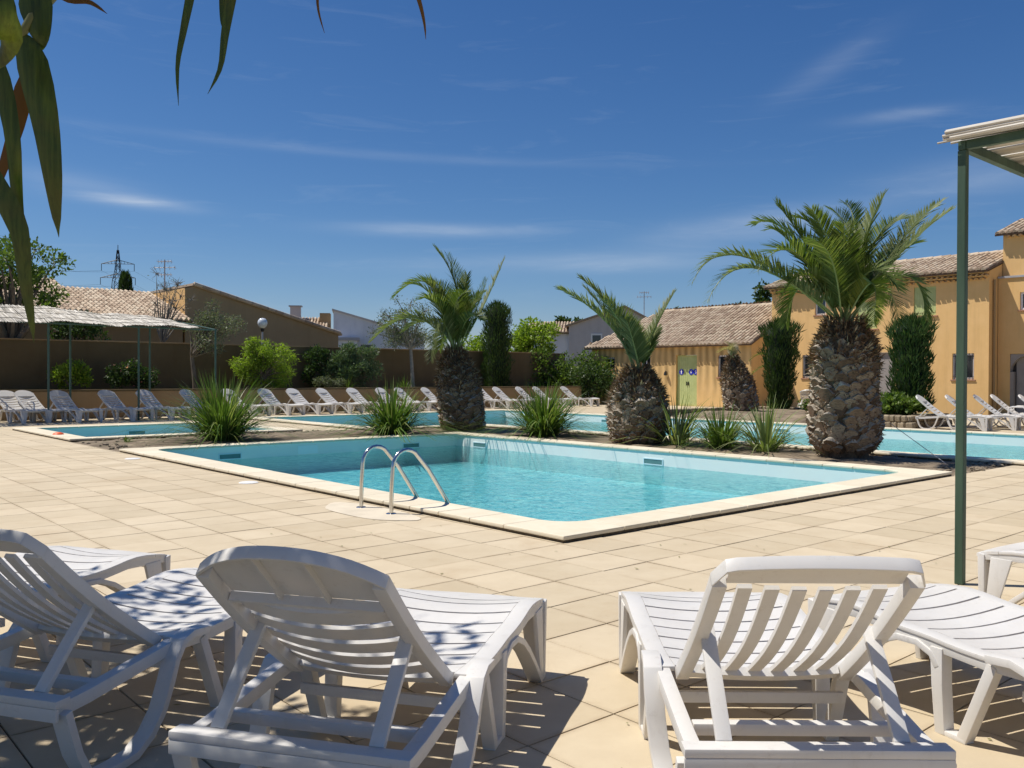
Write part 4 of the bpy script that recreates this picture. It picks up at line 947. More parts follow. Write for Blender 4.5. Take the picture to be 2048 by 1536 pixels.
def antenna(x, y, z0, z1, label, kind):
    t = thing('roof_antenna', label, 'antenna', (x, y, z0), 0, 'roof antennas'); h = z1-z0
    MB().tube([(0, 0, 0), (0, 0, h)], .03, 6).build('mast', MT['zinc'], t)
    for k, (zz, l) in enumerate(((h*.96, .32), (h*.84, .5), (h*.70, .3))[:kind]):
        m = MB(); m.tube([(-l, .05*k, zz), (l, .05*k, zz+.03)], .018, 5)
        for i in range(5): xx = -l+2*l*i/4; m.tube([(xx, -.2, zz), (xx, .2, zz)], .012, 4); m.tube([(xx, 0, zz-.1), (xx, 0, zz+.1)], .012, 4)
        m.build('aerial', MT['zinc'], t, fix=False)
antenna(-17.2, 43.5, 4.6, 7.1, 'television aerial on a mast above the tiled cottage roof', 3)
antenna(9.6, 64, 5.0, 7.6, 'thin television aerial beside the grey gabled house', 2)

# electricity pylon on the skyline, with its lines
pyl = thing('electricity_pylon', 'steel lattice electricity pylon with three crossarms on the skyline', 'pylon', (-157, 350, 0), R(8))
def lat(z): return 4.2*(1-z/52)+.55 if z < 40 else 1.15-(z-40)*.08
mb = MB(); zs = [0, 9, 17, 24, 30, 35, 39, 42.5, 46, 49, 51]
for sx, sy in ((1, 1), (1, -1), (-1, 1), (-1, -1)): mb.tube([(sx*lat(z), sy*lat(z), z) for z in zs], .13, 4)
for i in range(len(zs)-1):
    za, zb = zs[i], zs[i+1]; la, lb = lat(za), lat(zb)
    for sy in (-1, 1): mb.tube([(-la, sy*la, za), (lb, sy*lb, zb)], .08, 4); mb.tube([(la, sy*la, za), (-lb, sy*lb, zb)], .08, 4)
    for sx in (-1, 1): mb.tube([(sx*la, -la, za), (sx*lb, lb, zb)], .08, 4)
mb.tube([(0, 0, 50.5), (0, 0, 53)], .14, 4); mb.build('lattice_mast', MT['iron'], pyl, fix=False)
for z, l in ((45.5, 6.2), (40.0, 6.6), (34.2, 7.0)):
    m = MB()
    for sx in (-1, 1):
        m.tube([(0, -.8, z+1.6), (sx*l, 0, z)], .09, 4); m.tube([(0, .8, z+1.6), (sx*l, 0, z)], .09, 4); m.tube([(0, 0, z), (sx*l, 0, z)], .11, 4)
        for k in range(1, 5): q = l*k/5; m.tube([(sx*q, 0, z), (sx*q, 0, z+1.6*(1-k/5))], .07, 4)
    a_ = m.build('crossarm', MT['iron'], pyl, fix=False)
    for sx in (-1, 1): MB().tube([(sx*l, 0, z), (sx*l, 0, z-2.8)], .13, 5).build('insulator', MT['iron'], a_)
for z, l in ((42.7, 6.2), (37.2, 6.6), (31.4, 7.0)):
    m = MB()
    for sx in (-1, 1): m.tube([Vector((sx*l-90*t, -150*t, z-9*4*t*(1-t)+10*t)) for t in np.linspace(0, 1, 14)], .035, 3); m.tube([Vector((sx*l+40*t, 250*t, z-9*4*t*(1-t))) for t in np.linspace(0, 1, 10)], .035, 3)
    m.build('power_line', MT['iron'], pyl, fix=False)

# globe street lamp
lamp = thing('globe_lamp', 'clear globe lamp on a thin post rising behind the high wall', 'street lamp', W(28.6, 11.0), 0)
MB().tube([(0, 0, 0), (0, 0, 3.2)], [.045, .035], 10).build('post', MT['zinc'], lamp, smooth=40)
MB().lathe([(.0, 3.75), (.12, 3.72), (.185, 3.63), (.20, 3.53), (.17, 3.42), (.09, 3.33), (.0, 3.32)], 18).build('globe', MT['globe'], lamp, smooth=60)
MB().lathe([(.045, 3.18), (.075, 3.24), (.08, 3.315), (.0, 3.316)], 14).build('collar', MT['iron'], lamp, smooth=40)

rng = np.random.default_rng(102)
# ------------------------------------------------------------------ reed shelters
def reed_mat(parent, x0, x1, y0, y1, zf, n, along, name='reed_mat', wob=.02, rr=.011, ragged=.08):
    """n reeds lying along local x (along='x') or y; zf(x,y) gives the height"""
    mb = MB()
    for k in range(n):
        t = (k+rng.uniform(-.3, .3))/n; r = rr*rng.uniform(.7, 1.25)
        e0, e1 = rng.normal()*ragged, rng.normal()*ragged
        if along == 'x':
            y = y0+(y1-y0)*t; pts = [(x, y+rng.normal()*wob, zf(x, y)+rng.normal()*wob*.5) for x in np.linspace(x0+e0, x1+e1, 5)]
        else:
            x = x0+(x1-x0)*t; pts = [(x+rng.normal()*wob, y, zf(x, y)+rng.normal()*wob*.5) for y in np.linspace(y0+e0, y1+e1, 4)]
        mb.tube(pts, r, 4, caps=False)
    return tag(mb.build(name, MT['reed'], parent, fix=False), kind='stuff')
sh = thing('reed_shelter', 'reed roofed shelter on square green timber posts at the right edge', 'shelter', W(-2.77, 1.03), A0, 'reed roofed shelters')
post_me = MB().box(-.0275, .0275, -.0275, .0275, 0, 2.93).mesh('post', MT['green_paint'], bevel=.006)
for x, y in ((0, 0), (3.4, 0), (0, -3.4), (3.4, -3.4)): link(bpy.data.objects.new('post', post_me), sh, (x, y, 0))
for y in (0, -3.4): MB().box(-.028, 3.6, y-.024, y+.024, 2.932, 2.995).build('beam', MT['green_paint'], sh, bevel=.004)
for x in (.0, 1.7, 3.4): MB().box(x-.022, x+.022, -3.5, -.0245, 2.934, 2.993).build('rafter', MT['green_paint'], sh, bevel=.004)
for k in range(2):
    mb = MB()
    for i in range(128 if k == 0 else 45):
        x = -.07+3.75*(i+rng.uniform(-.35, .35))/(128 if k == 0 else 45); r = .0105*rng.uniform(.6, 1.3); e = rng.normal()*.05
        mb.tube([(x+rng.normal()*.006, y, 3.013+.024*k+rng.normal()*.004) for y in np.linspace(.05+e, -3.7, 4)], r, 4, caps=False)
    tag(mb.build('reed_mat', MT['reed'], sh, fix=False), kind='stuff')
# thick bundle along the front edge
for i in range(7): MB().tube([(-.085+rng.uniform(-.012, .012), .075+rng.normal()*.02, 3.004+.0095*i+rng.uniform(-.003, .003)), (-.085+rng.uniform(-.012, .012), -1.8, 3.004+.0095*i), (-.085, -3.7, 3.004+.0095*i)], .011, 6).build('reed', MT['reed'], sh)

ls = thing('reed_shelter', 'long reed roofed shelter on thin green metal posts over the left loungers', 'shelter', W(22.8, 1.6), A0, 'reed roofed shelters')
zroof = lambda x, y: 2.93+.10*y*(1-.03*x)+.02*math.sin(x*2.3)+.015*math.sin(x*5.1+y)
for x in (-2.5, 0, 2.54, 4.98): MB().tube([(x, 0, 0), (x, 0, 2.90)], .033, 8).build('post', MT['green_metal'], ls, smooth=40)
for x in (-1.4, 1.1, 3.55): MB().tube([(x, 1.95, 0), (x, 1.95, 3.35-.033*x)], .033, 8).build('post', MT['green_metal'], ls, smooth=40)
MB().tube([(-3.2, 0, 2.905), (5.02, 0, 2.87)], .028, 6).build('beam', MT['green_metal'], ls); MB().tube([(-3.2, 1.95, 3.46), (4.6, 1.95, 3.20)], .028, 6).build('beam', MT['green_metal'], ls)
for x in (-1.0, 1.2, 3.4, 4.98): MB().tube([(x, 0, 2.885), (x-.2, 2.3, 2.92+(.235-.018*x)*2.3-.05)], .022, 6).build('rafter', MT['green_metal'], ls)
zr = lambda x, y: 2.955+(.235-.018*x)*y+.03*math.sin(x*2.3+.4)+.018*math.sin(x*6.1+y*2)
mb = MB()
for k in range(430):
    x = -3.4+7.75*(k+rng.uniform(-.4, .4))/430; ya, yb = -.22+.06*math.sin(x*3.1)+rng.normal()*.03, 2.35+rng.normal()*.06
    mb.tube([(x+rng.normal()*.01, y, zr(x, y)+rng.normal()*.006) for y in np.linspace(ya, yb, 4)], .0125*rng.uniform(.7, 1.2), 4, caps=False)
tag(mb.build('reed_mat', MT['reed'], ls, fix=False), kind='stuff')
for y in (.25, 1.1, 1.95): MB().tube([(x, y, zr(x, y)+.018) for x in np.linspace(-3.3, 4.3, 26)], .007, 4).build('binding', MT['iron'], ls)
rng = np.random.default_rng(103)
# ------------------------------------------------------------------ palms
def bez(c, t, n):
    c, t = Vector(c), Vector(t); return [c*(2*u*(1-u))+t*(u*u) for u in [i/(n-1) for i in range(n)]]
def frond_mesh(c, t, width, mat, nl=46, t0=.16, tip_droop=.12, ragged=1.0, rach=.020):
    pts = bez(c, t, 40); seglen = [0]
    for i in range(1, 40): seglen.append(seglen[-1]+(pts[i]-pts[i-1]).length)
    Ltot = seglen[-1]; mb = MB(); mb.tube(pts[::3], [rach*(1-.8*i/13) for i in range(14)], 5, mi=0)
    V = list(mb.v); Fs = list(mb.f); mi = [0]*len(Fs)
    up0 = Vector((0, 0, 1))
    for k in range(nl):
        for side in (-1, 1):
            u = t0+(1-t0)*((k+.5+rng.uniform(-.3, .3))/nl); s_ = u*Ltot; i = min(38, next((q for q in range(39) if seglen[q+1] >= s_), 38))
            f_ = (s_-seglen[i])/max(1e-6, seglen[i+1]-seglen[i]); p = pts[i].lerp(pts[i+1], f_); d = (pts[i+1]-pts[i]).normalized()
            sd = d.cross(up0)
            if sd.length < .15: sd = d.cross(Vector((.3, 1, 0)))
            sd.normalize(); nn = sd.cross(d).normalized()
            prof = math.sin(PI*min(1, .12+.80*u))**.7
            L = width*prof*rng.uniform(.82, 1.1); ang = .62+.5*u
            v_ = (sd*side*math.cos(ang*.9)+d*math.sin(ang*.9)+nn*(.42-.25*u+rng.normal()*.12*ragged)).normalized()
            w = .0105+.0055*prof; wv = (d*.8+nn*.35*side).normalized()
            m = p+v_*L*.5; e = p+v_*L*.98-Vector((0, 0, L*tip_droop*rng.uniform(.5, 1.3)*.5))
            o = len(V); V += [tuple(p-wv*w*.6), tuple(m-wv*w), tuple(e), tuple(m+wv*w), tuple(p+wv*w*.6)]
            Fs.append((o, o+1, o+2, o+3, o+4)); mi.append(1)
    me = bpy.data.meshes.new('frond'); me.from_pydata(V, [], Fs)
    me.materials.append(MT['rachis']); me.materials.append(mat); me.polygons.foreach_set('material_index', mi); me.update(); return me
def scale_mesh(w, h, pr):
    mb = MB()
    mb.add([(-w*.20, -.02, -h*.55), (w*.20, -.02, -h*.55), (w*.5, -.03, h*.12), (0, -.03, h*.62), (-w*.5, -.03, h*.12),
            (-w*.13, .012, -h*.45), (w*.13, .012, -h*.45), (w*.42, pr*.72, h*.10), (w*.17, pr*1.08, h*.36), (-w*.17, pr*1.08, h*.36), (-w*.42, pr*.72, h*.10)],
           [(0, 1, 6, 5), (1, 2, 7, 6), (4, 0, 5, 10), (5, 6, 7, 10), (7, 8, 9, 10)], 0)
    mb.add([(w*.5, -.03, h*.12), (0, -.03, h*.62), (-w*.5, -.03, h*.12), (w*.42, pr*.72, h*.10), (w*.17, pr*1.08, h*.36), (-w*.17, pr*1.08, h*.36), (-w*.42, pr*.72, h*.10)],
           [(0, 1, 4, 3), (1, 5, 4), (1, 2, 6, 5)], 1)
    return mb.mesh('leaf_base', [MT['scale'], MT['scale_cut']], fix=True)
def palm(label, loc, prof, fronds, mats, width, nscale, lean=(0, 0), fibre=.62, dens=46, ss=1.0, hairs=500):
    """prof [(z, r)] trunk outline; fronds are (ctrl, tip) vectors from the crown"""
    t = thing('palm_tree', label, 'palm tree', loc, 0, 'stout pruned palms of the planting beds'); H_ = prof[-1][0]
    def rad(z):
        for (z0, r0), (z1, r1) in zip(prof, prof[1:]):
            if z <= z1: return r0+(r1-r0)*(z-z0)/(z1-z0)
        return prof[-1][1]
    cx = lambda z: Vector((lean[0]*(z/H_)**1.3, lean[1]*(z/H_)**1.3, 0))
    mb = MB(); seg = 26; n = 22; v = []
    for i in range(n+1):
        z = H_*i/n; c = cx(z)
        for k in range(seg):
            a = 2*PI*k/seg; r = (rad(z)-.035)*(1+rng.normal()*.03); v.append((c.x+r*math.cos(a), c.y+r*math.sin(a), z if i else -.08))
    f = [(i*seg+k, i*seg+(k+1) % seg, (i+1)*seg+(k+1) % seg, (i+1)*seg+k) for i in range(n) for k in range(seg)]+[tuple(n*seg+k for k in range(seg))]
    trunk = MB().add(v, f).build('trunk', MT['palm_core'], t, smooth=60)
    # leaf bases in a spiral
    variants = [scale_mesh(.20*q*ss, .155*q*ss, .055*q*ss**.5) for q in (.75, 1.0, 1.2)]
    z0, z1 = H_*.07, H_*.86; ga = 2.39996
    zs = []; acc = 0
    grid = np.linspace(z0, z1, 200); wts = np.array([rad(z) for z in grid]); cdf = np.cumsum(wts)/wts.sum()
    for k in range(nscale):
        z = float(np.interp((k+.5)/nscale, cdf, grid)); a = k*ga+rng.normal()*.09; r = rad(z); c = cx(z)
        slope = (rad(min(H_, z+.05))-rad(max(0, z-.05)))/.1
        o = link(bpy.data.objects.new('leaf_base', variants[rng.integers(3)]), trunk)
        s_ = rng.uniform(.82, 1.2)*(r/.55)**.5
        o.matrix_local = Matrix.Translation((c.x+(r-.02)*math.cos(a), c.y+(r-.02)*math.sin(a), z+rng.normal()*.012)) @ Matrix.Rotation(a-PI/2, 4, 'Z') @ Matrix.Rotation(math.atan(-slope)*-1*-.6+rng.normal()*.16, 4, 'X') @ Matrix.Rotation(rng.normal()*.13, 4, 'Y') @ Matrix.Diagonal((s_, s_*rng.uniform(.55, 1.15), s_*rng.uniform(.85, 1.2), 1))
    # ragged fibres and old petiole stubs over the upper trunk
    nf = 1700; zz = H_*(fibre+(1.02-fibre)*rng.random(nf)**.7); a = rng.uniform(0, 2*PI, nf); P = []; D = []
    for z, q in zip(zz, a):
        r = rad(min(z, H_))-.01; c = cx(min(z, H_)); P.append((c.x+r*math.cos(q), c.y+r*math.sin(q), z)); D.append((math.cos(q)*.65, math.sin(q)*.65, rng.uniform(-.5, 1.0)))
    V, Fq = leaf_quads(np.array(P), np.array(D)+rng.normal(size=(nf, 3))*.2, rng.uniform(.07, .20, nf), rng.uniform(.014, .045, nf))
    lo = hairs; zz = H_*rng.uniform(.03, .9, lo); q = rng.uniform(0, 2*PI, lo); rr = np.array([rad(z) for z in zz]); cc = np.array([cx(z) for z in zz])
    V2, F2 = leaf_quads(np.stack([cc[:, 0]+rr*np.cos(q), cc[:, 1]+rr*np.sin(q), zz], 1), np.stack([np.cos(q)*.7, np.sin(q)*.7, rng.uniform(-1, .5, lo)], 1), rng.uniform(.04, .12, lo), rng.uniform(.008, .024, lo))
    tag(np_mesh('fibre', np.concatenate([V, V2]), np.concatenate([Fq, F2+len(V)]), MT['fibre'], trunk), kind='stuff')
    top = cx(H_)+Vector((0, 0, H_-.06))
    for i, (cx_, cy_, cz_, tx, ty, tz, *m) in enumerate(fronds):
        mt = mats[m[0]] if m else mats[0]; wd = 1.15*width*(m[1] if len(m) > 1 else 1); a = rng.uniform(0, 2*PI)
        me = frond_mesh((cx_, cy_, cz_), (tx, ty, tz), wd, mt, dens)
        link(bpy.data.objects.new('frond', me), t, top+Vector((.07*math.cos(a), .07*math.sin(a), 0)))
    return t
P3 = [(-2.14,-0.2,1.93,-2.71,-0.5,0.66,1,.8),(-1.84,-0.32,1.7,-2.47,-0.8,0.32,1,.75),(-1.1,0.12,1.83,-1.32,0.3,1.69,0,.8),(-0.67,0.08,1.44,-1.19,0.2,2.11),(-0.4,-0.28,1.45,-0.89,-0.7,1.86),(0.35,0.36,1.86,-0.0,0.9,2.16),(0.31,0.04,1.53,0.72,0.1,2.26),(0.88,0.2,1.61,1.77,0.5,2.21,1),(0.83,-0.08,1.39,1.67,-0.2,1.95,1),(1.24,-0.12,1.63,1.29,-0.3,0.09,0,.8),(0.49,-0.44,1.36,0.06,-1.1,-0.03,2,.8),(-0.97,-0.32,1.95,-1.7,-0.8,0.83),(-0.59,-0.16,1.49,-1.21,-0.4,0.35),(0.53,0.4,1.99,0.39,1.0,2.29),(0.8,0.4,1.47,1.63,1.0,1.57),(-0.76,0.4,2.16,-1.24,1.0,1.92),(-0.28,-0.56,1.35,-0.99,-1.4,1.23),(0.17,-0.36,1.42,0.52,-0.9,0.55),(-0.24,-0.44,1.55,-0.47,-1.1,1.55),(-0.26,0.24,1.92,-0.73,0.6,1.94),(0.61,0.32,1.94,1.49,0.8,1.98),(-0.7,0.16,1.37,-0.83,0.4,0.07),(0.83,0.2,1.46,1.19,0.5,0.08),(-.05,0,1.5,.1,0,1.7)]
P1 = [(0.27,0.04,1.74,-0.56,0.1,2.66,0,1),(-0.37,-0.16,2.63,-1.49,-0.4,1.4),(-0.83,-0.2,1.57,-1.95,-0.5,0.28,1),(0.66,0.0,0.99,1.2,0.0,2.38,1,.8),(0.34,0.32,1.45,-0.28,0.8,2.59),(0.51,-0.16,1.0,0.77,-0.4,1.81,0,.7),(-0.37,-0.28,1.61,-0.53,-0.7,-0.22,1,.8),(-0.2,-0.4,1.39,0.27,-1.0,1.44),(-0.38,-0.32,1.61,-0.8,-0.8,1.27),(0.27,-0.4,1.23,0.67,-1.0,0.77,0,.8),(-0.05,0.36,1.78,-0.79,0.9,1.94),(0.22,0.32,1.3,0.6,0.8,1.6),(-0.18,0.32,1.15,-0.51,0.8,0.1),(-.2,-.2,1.5,-.55,-.5,1.7,1),(.1,.1,1.3,.25,.3,2.0),(.3,-.1,1.2,.55,-.2,1.3,1),(-.45,.1,1.9,-1.2,.2,1.75),(-.6,0,1.2,-1.3,-.1,.55,1)]
P2 = [(-0.45,-0.12,1.15,-1.64,-0.3,1.69,1,.8),(-0.36,0.08,1.3,-1.19,0.2,1.93,0,1),(0.42,0.0,1.03,0.79,0.0,1.64,1,.8),(-0.29,0.24,0.95,-0.95,0.6,1.76),(-0.16,-0.2,0.66,-0.35,-0.5,1.02,0,.9),(0.25,0.2,0.65,0.42,0.5,0.95,0,.6),(-0.27,-0.24,0.85,-0.84,-0.6,1.44),(0.29,-0.12,0.74,0.56,-0.3,1.29,1,.6)]
P4 = [(-0.1,-0.12,0.56,-0.63,-0.3,0.25,2,.6),(-0.09,-0.08,0.73,0.22,-0.2,0.26,2,.5),(0.14,-0.08,0.26,0.47,-0.2,-0.42,2,.5),(-0.06,0.16,0.57,-0.2,0.4,0.62,1,.5),(0.12,0.16,0.52,0.1,0.4,0.59,2,.5)]
GM = [MT['frond'], MT['frond_grey'], MT['frond_yellow']]
palm('tallest palm with a full green crown and thick scaly trunk, right of the near pool', (5.70, 15.05, 0), [(0, .40), (.12, .43), (.30, .55), (.55, .58), (1.0, .53), (1.5, .53), (1.85, .50), (2.05, .42), (2.2, .33), (2.34, .28)], P3, GM, .44, 300, dens=92, hairs=1900, ss=1.22)
palm('palm with five arching fronds standing at the far corner of the near pool', (-1.25, 22.3, 0), [(0, .50), (.15, .54), (.5, .56), (1.0, .55), (1.4, .48), (1.75, .36), (1.95, .24), (2.05, .17)], P1, [MT['frond'], MT['frond_grey'], MT['frond_yellow']], .47, 290, lean=(-.22, 0), fibre=.50, dens=82, ss=.98, hairs=2200)
palm('palm with a short squat trunk and three grey fronds in the middle of the bed', (2.58, 18.05, 0), [(0, .42), (.12, .50), (.45, .59), (.85, .57), (1.15, .47), (1.38, .32), (1.55, .2)], P2, [MT['frond_grey'], MT['frond_grey'], MT['frond_dry']], .48, 280, fibre=.55, dens=82, ss=1.0, hairs=2200)
palm('leaning palm stump with withered fronds, beside the right column cypress', (8.0, 30.5, .1), [(0, .50), (.3, .58), (.8, .57), (1.3, .48), (1.65, .30), (1.95, .13)], P4, [MT['frond_grey'], MT['frond_dry'], MT['frond_dry']], .40, 190, lean=(-.35, 0), fibre=.45, dens=40, ss=1.0, hairs=1400)
o = MB().tube([(6.42, 14.9, .62), (6.95, 14.05, .02)], .006, 5).build('stake_line', MT['zinc'], None); tag(o, 'thin taut line running from the tallest palm down to the bed', 'line')

rng = np.random.default_rng(104)
# ------------------------------------------------------------------ strap leaved clumps
def clump(label, loc, n, h, spread, w, mat, stiff=.5, group=None, name='spiky_plant'):
    t = thing(name, label, 'plant', loc, 0, group); V, Fq = [], []
    for k in range(n):
        a = rng.uniform(0, 2*PI); tilt = .04+1.42*rng.random()**1.15; L = h*rng.uniform(.65, 1.12)*(1+.12*tilt); ww = w*rng.uniform(.7, 1.25)
        d0 = Vector((math.cos(a)*math.sin(tilt*.7), math.sin(a)*math.sin(tilt*.7), math.cos(tilt*.7))); out = Vector((math.cos(a), math.sin(a), 0))
        p = Vector((math.cos(a), math.sin(a), 0))*rng.uniform(0, spread*.28); sd = Vector((-math.sin(a), math.cos(a), 0)); sd = (sd+out*rng.normal()*.35).normalized(); o = len(V); ns = 5; droop = (1-stiff)*tilt*1.9+rng.uniform(0, .3)
        for i in range(ns+1):
            u = i/ns; q = p+d0*(L*u)+out*(L*droop*.42*u*u)-Vector((0, 0, L*droop*.45*u**2.4)); q.z = max(q.z, .02); wi = ww*(1-u**2.2)*(.55+.45*min(1, u*3)) if i < ns else .001
            V += [tuple(q-sd*wi/2), tuple(q+sd*wi/2)]
        for i in range(ns): Fq.append((o+2*i, o+2*i+1, o+2*i+3, o+2*i+2))
    f = np_mesh('foliage', V, Fq, mat, t); f['kind'] = 'stuff'; return t
SG = 'large strap leaved plants in the bed between the pools'
clump('large dark green spiky plant left, between the wading pool and the near pool', (-6.05, 18.35, 0), 680, 1.55, 1.2, .030, MT['yucca'], .55, SG)
clump('dark green spiky plant with arching blades at the middle of the far pool edge', (-2.80, 20.55, 0), 520, 1.42, 1.2, .036, MT['yucca'], .36, SG)
clump('rounded dark green spiky plant between the corner palm and the squat palm', (.72, 20.15, 0), 680, 1.40, 1.2, .030, MT['yucca'], .48, SG)
VG = 'small light spiky plants by the tallest palm'
clump('pale striped spiky plant nearest the squat palm', (3.3, 17.6, 0), 150, 1.25, .9, .036, MT['variegated'], .6, VG)
clump('fresh green spiky plant between two pale striped ones', (3.98, 16.7, 0), 300, 1.0, .85, .026, MT['yucca'], .5, VG)
clump('pale striped spiky plant left of the tallest palm trunk', (4.68, 16.2, 0), 130, 1.12, .8, .038, MT['variegated'], .55, VG)
clump('small tuft of grass at the left tip of the planting bed', (-7.9, 18.0, 0), 40, .22, .2, .012, MT['leaf_mid'], .4)

rng = np.random.default_rng(105)
# ------------------------------------------------------------------ trees and shrubs
def limbs(mb, base, tips, r, seed=0):
    base = Vector(base)
    for tp in tips:
        tp = Vector(tp); m = base.lerp(tp, .5)+Vector((rng.normal()*.12, rng.normal()*.12, .15*(tp-base).length)); pts = [base*((1-u)**2)+m*(2*u*(1-u))+tp*(u*u) for u in np.linspace(0, 1, 7)]
        mb.tube(pts, [r*(1-.85*u) for u in np.linspace(0, 1, 7)], 6)
def tree(name, label, cat, loc, trunk_h, r, blobs, n, size, mat, ar=.5, bark='bark', group=None, fork=.55, twigs=0, up=.2, lean=(0, 0), flowers=None, droop=0.0, shell=.5):
    t = thing(name, label, cat, loc, 0, group); c = [b[:3] for b in blobs]; rd = [b[3] for b in blobs]
    mb = MB(); top = Vector((lean[0], lean[1], trunk_h)); mb.tube([(0, 0, -.1), (lean[0]*.3, lean[1]*.3, trunk_h*.4), tuple(top)], [r*1.15, r*.9, r*.7], 8)
    limbs(mb, top, c, r*.55)
    for k in range(twigs):
        i = rng.integers(len(c)); d = Vector(rng.normal(size=3)).normalized()*rd[i]*rng.uniform(.6, 1.15); p0 = Vector(c[i])-d*.25; mb.tube([p0, p0+d*.6+Vector((0, 0, .05)), p0+d*1.1+Vector((rng.normal()*.05, 0, .1))], [.012, .008, .004], 4)
    mb.build('trunk', MT[bark], t, smooth=60)
    V, Fq = blob_leaves(c, rd, n, size, ar, up, droop, shell); cr = np_mesh('crown', V, Fq, MT[mat], t); cr['kind'] = 'stuff'
    if flowers:
        V, Fq = blob_leaves(c, [q*1.06 for q in rd], flowers, size*.9, .9, .1, 0, .95); np_mesh('blossom', V, Fq, MT['pink'], t)['kind'] = 'stuff'
    return t
def scatter_blobs(n, cx, cy, cz, sx, sy, sz, r0, r1):
    out = []
    for _ in range(n):
        d = rng.normal(size=3); d /= np.linalg.norm(d); k = rng.random()**.45; out.append((cx+d[0]*sx*k, cy+d[1]*sy*k, cz+d[2]*sz*k, rng.uniform(r0, r1)))
    return out
zb = .75   # the raised border behind the low wall
def at(px, d): return (px-1024)/1757*d     # lateral metres for a bearing at distance d
tree('broadleaf_tree', 'tall loose broadleaf tree at the left edge beyond the wall', 'tree', (-16.9, 29.6, 0), 2.2, .17, scatter_blobs(30, -.3, 0, 4.75, 1.75, 1.6, 1.7, .35, .6)+scatter_blobs(5, 1.3, -.3, 3.6, .5, .5, .5, .25, .4), 6200, .15, 'leaf_mid', .5, twigs=60, shell=.3)
tree('broadleaf_tree', 'dark bushy tree low behind the left reed shelter', 'tree', (-16.2, 33.0, 0), 1.6, .12, scatter_blobs(14, 0, 0, 3.0, 1.6, 1.0, .7, .3, .5), 2600, .14, 'leaf_dark', .5, twigs=20)
tree('bare_tree', 'thin nearly leafless tree in front of the tiled cottage roof', 'tree', (at(325, 34), 34, 0), 2.6, .07, scatter_blobs(22, 0, 0, 4.3, 1.1, .8, 1.1, .3, .5), 260, .07, 'leaf_grey', .4, bark='twig', twigs=190)
tree('olive_tree', 'grey green olive tree in front of the brown gabled building', 'tree', (at(392, 32.0), 32.0, zb-.2), 1.5, .10, scatter_blobs(22, .5, 0, 2.5, 1.3, .8, .95, .28, .48), 4200, .10, 'leaf_grey', .28, twigs=40, lean=(-.15, 0), shell=.3)
tree('small_shrub', 'small bright green shrub under the left reed shelter', 'shrub', (at(140, 29.2), 29.2, zb), .25, .05, scatter_blobs(16, 0, 0, .58, .6, .4, .45, .16, .28), 1400, .13, 'leaf_bright', .5, twigs=10)
tree('rose_bush', 'dark rose bush with pink blooms behind the shelter posts', 'shrub', (at(268, 30.5), 30.5, zb), .25, .05, scatter_blobs(28, 0, 0, .62, 1.08, .45, .48, .18, .32), 2900, .10, 'leaf_dark', .6, twigs=25, flowers=26)
tree('feathery_shrub', 'tall bright green feathery shrub against the high wall', 'shrub', (at(522, 33.4), 33.4, zb), .5, .06, scatter_blobs(52, .05, 0, 1.12, 1.28, .6, 1.0, .22, .42), 9500, .13, 'leaf_bright', .26, twigs=70, shell=.1, droop=.35)
tree('climber', 'dark climbing shrub on the high wall left of the oleander', 'shrub', (at(635, 35.9), 35.9, zb), .6, .05, scatter_blobs(18, 0, 0, 1.0, .6, .25, .85, .18, .32), 2400, .11, 'leaf_dark', .6, twigs=20)
tree('oleander', 'grey green oleander bush in the middle of the border', 'shrub', (at(708, 36.0), 36.0, zb), .4, .05, scatter_blobs(34, 0, 0, .98, 1.15, .5, .85, .22, .42), 5200, .18, 'leaf_oleander', .22, twigs=40, up=.6, shell=.3)
clump('upright green tuft in the border behind the middle loungers', (at(695, 35.4), 35.4, zb), 110, .8, .4, .02, MT['yucca'], .6)
clump('upright tuft in the border left of the sparse tree trunk', (at(810, 37.6), 37.6, zb), 90, .75, .4, .02, MT['leaf_mid'], .6)
tree('low_bush', 'low grey green bush at the foot of the high wall', 'shrub', (at(660, 35.2), 35.2, zb), .15, .04, scatter_blobs(10, 0, 0, .35, .55, .3, .25, .15, .25), 900, .09, 'leaf_grey', .5)
tree('sparse_tree', 'slender sparse grey leaved tree behind the corner palm', 'tree', (at(826, 38.0), 38.0, zb-.1), 1.9, .09, scatter_blobs(38, -.45, 0, 2.9, 1.6, .9, 1.25, .28, .5), 4600, .11, 'leaf_grey', .32, bark='pale_bark', twigs=150, lean=(-.1, 0), shell=.2)
tree('bright_tree', 'bright yellow green tree beyond the wall right of the tall cypress', 'tree', (at(1068, 47), 47, 0), 1.8, .12, scatter_blobs(30, 0, 0, 3.05, 1.7, 1.2, 1.1, .4, .65), 4600, .20, 'leaf_bright', .45, twigs=30)
tree('bright_tree', 'low part of bright foliage showing left of the tall column cypress', 'tree', (at(948, 49), 49, 0), 1.4, .10, scatter_blobs(12, 0, 0, 2.9, .7, .7, .8, .35, .5), 1500, .20, 'leaf_bright', .45)
tree('broad_hedge_shrub', 'large dense green shrub at the end of the high wall', 'shrub', (at(1132, 45.2), 45.2, 0), .6, .12, scatter_blobs(52, 0, 0, 1.5, 2.3, 1.2, 1.35, .4, .7), 8200, .17, 'leaf_mid', .45, twigs=30)
tree('broad_hedge_shrub', 'darker lower shrub left of the changing room wing', 'shrub', (at(1185, 43.6), 43.6, 0), .5, .10, scatter_blobs(24, 0, 0, 1.0, 1.2, .8, .85, .4, .6), 3600, .15, 'leaf_dark', .5, twigs=15)
tree('far_tree', 'dark far tree rising behind the changing room roof', 'tree', (at(1527, 70), 70, 0), 4, .2, scatter_blobs(16, 0, 0, 7.3, .6, .6, 1.6, .45, .7), 1800, .3, 'leaf_dark', .6)
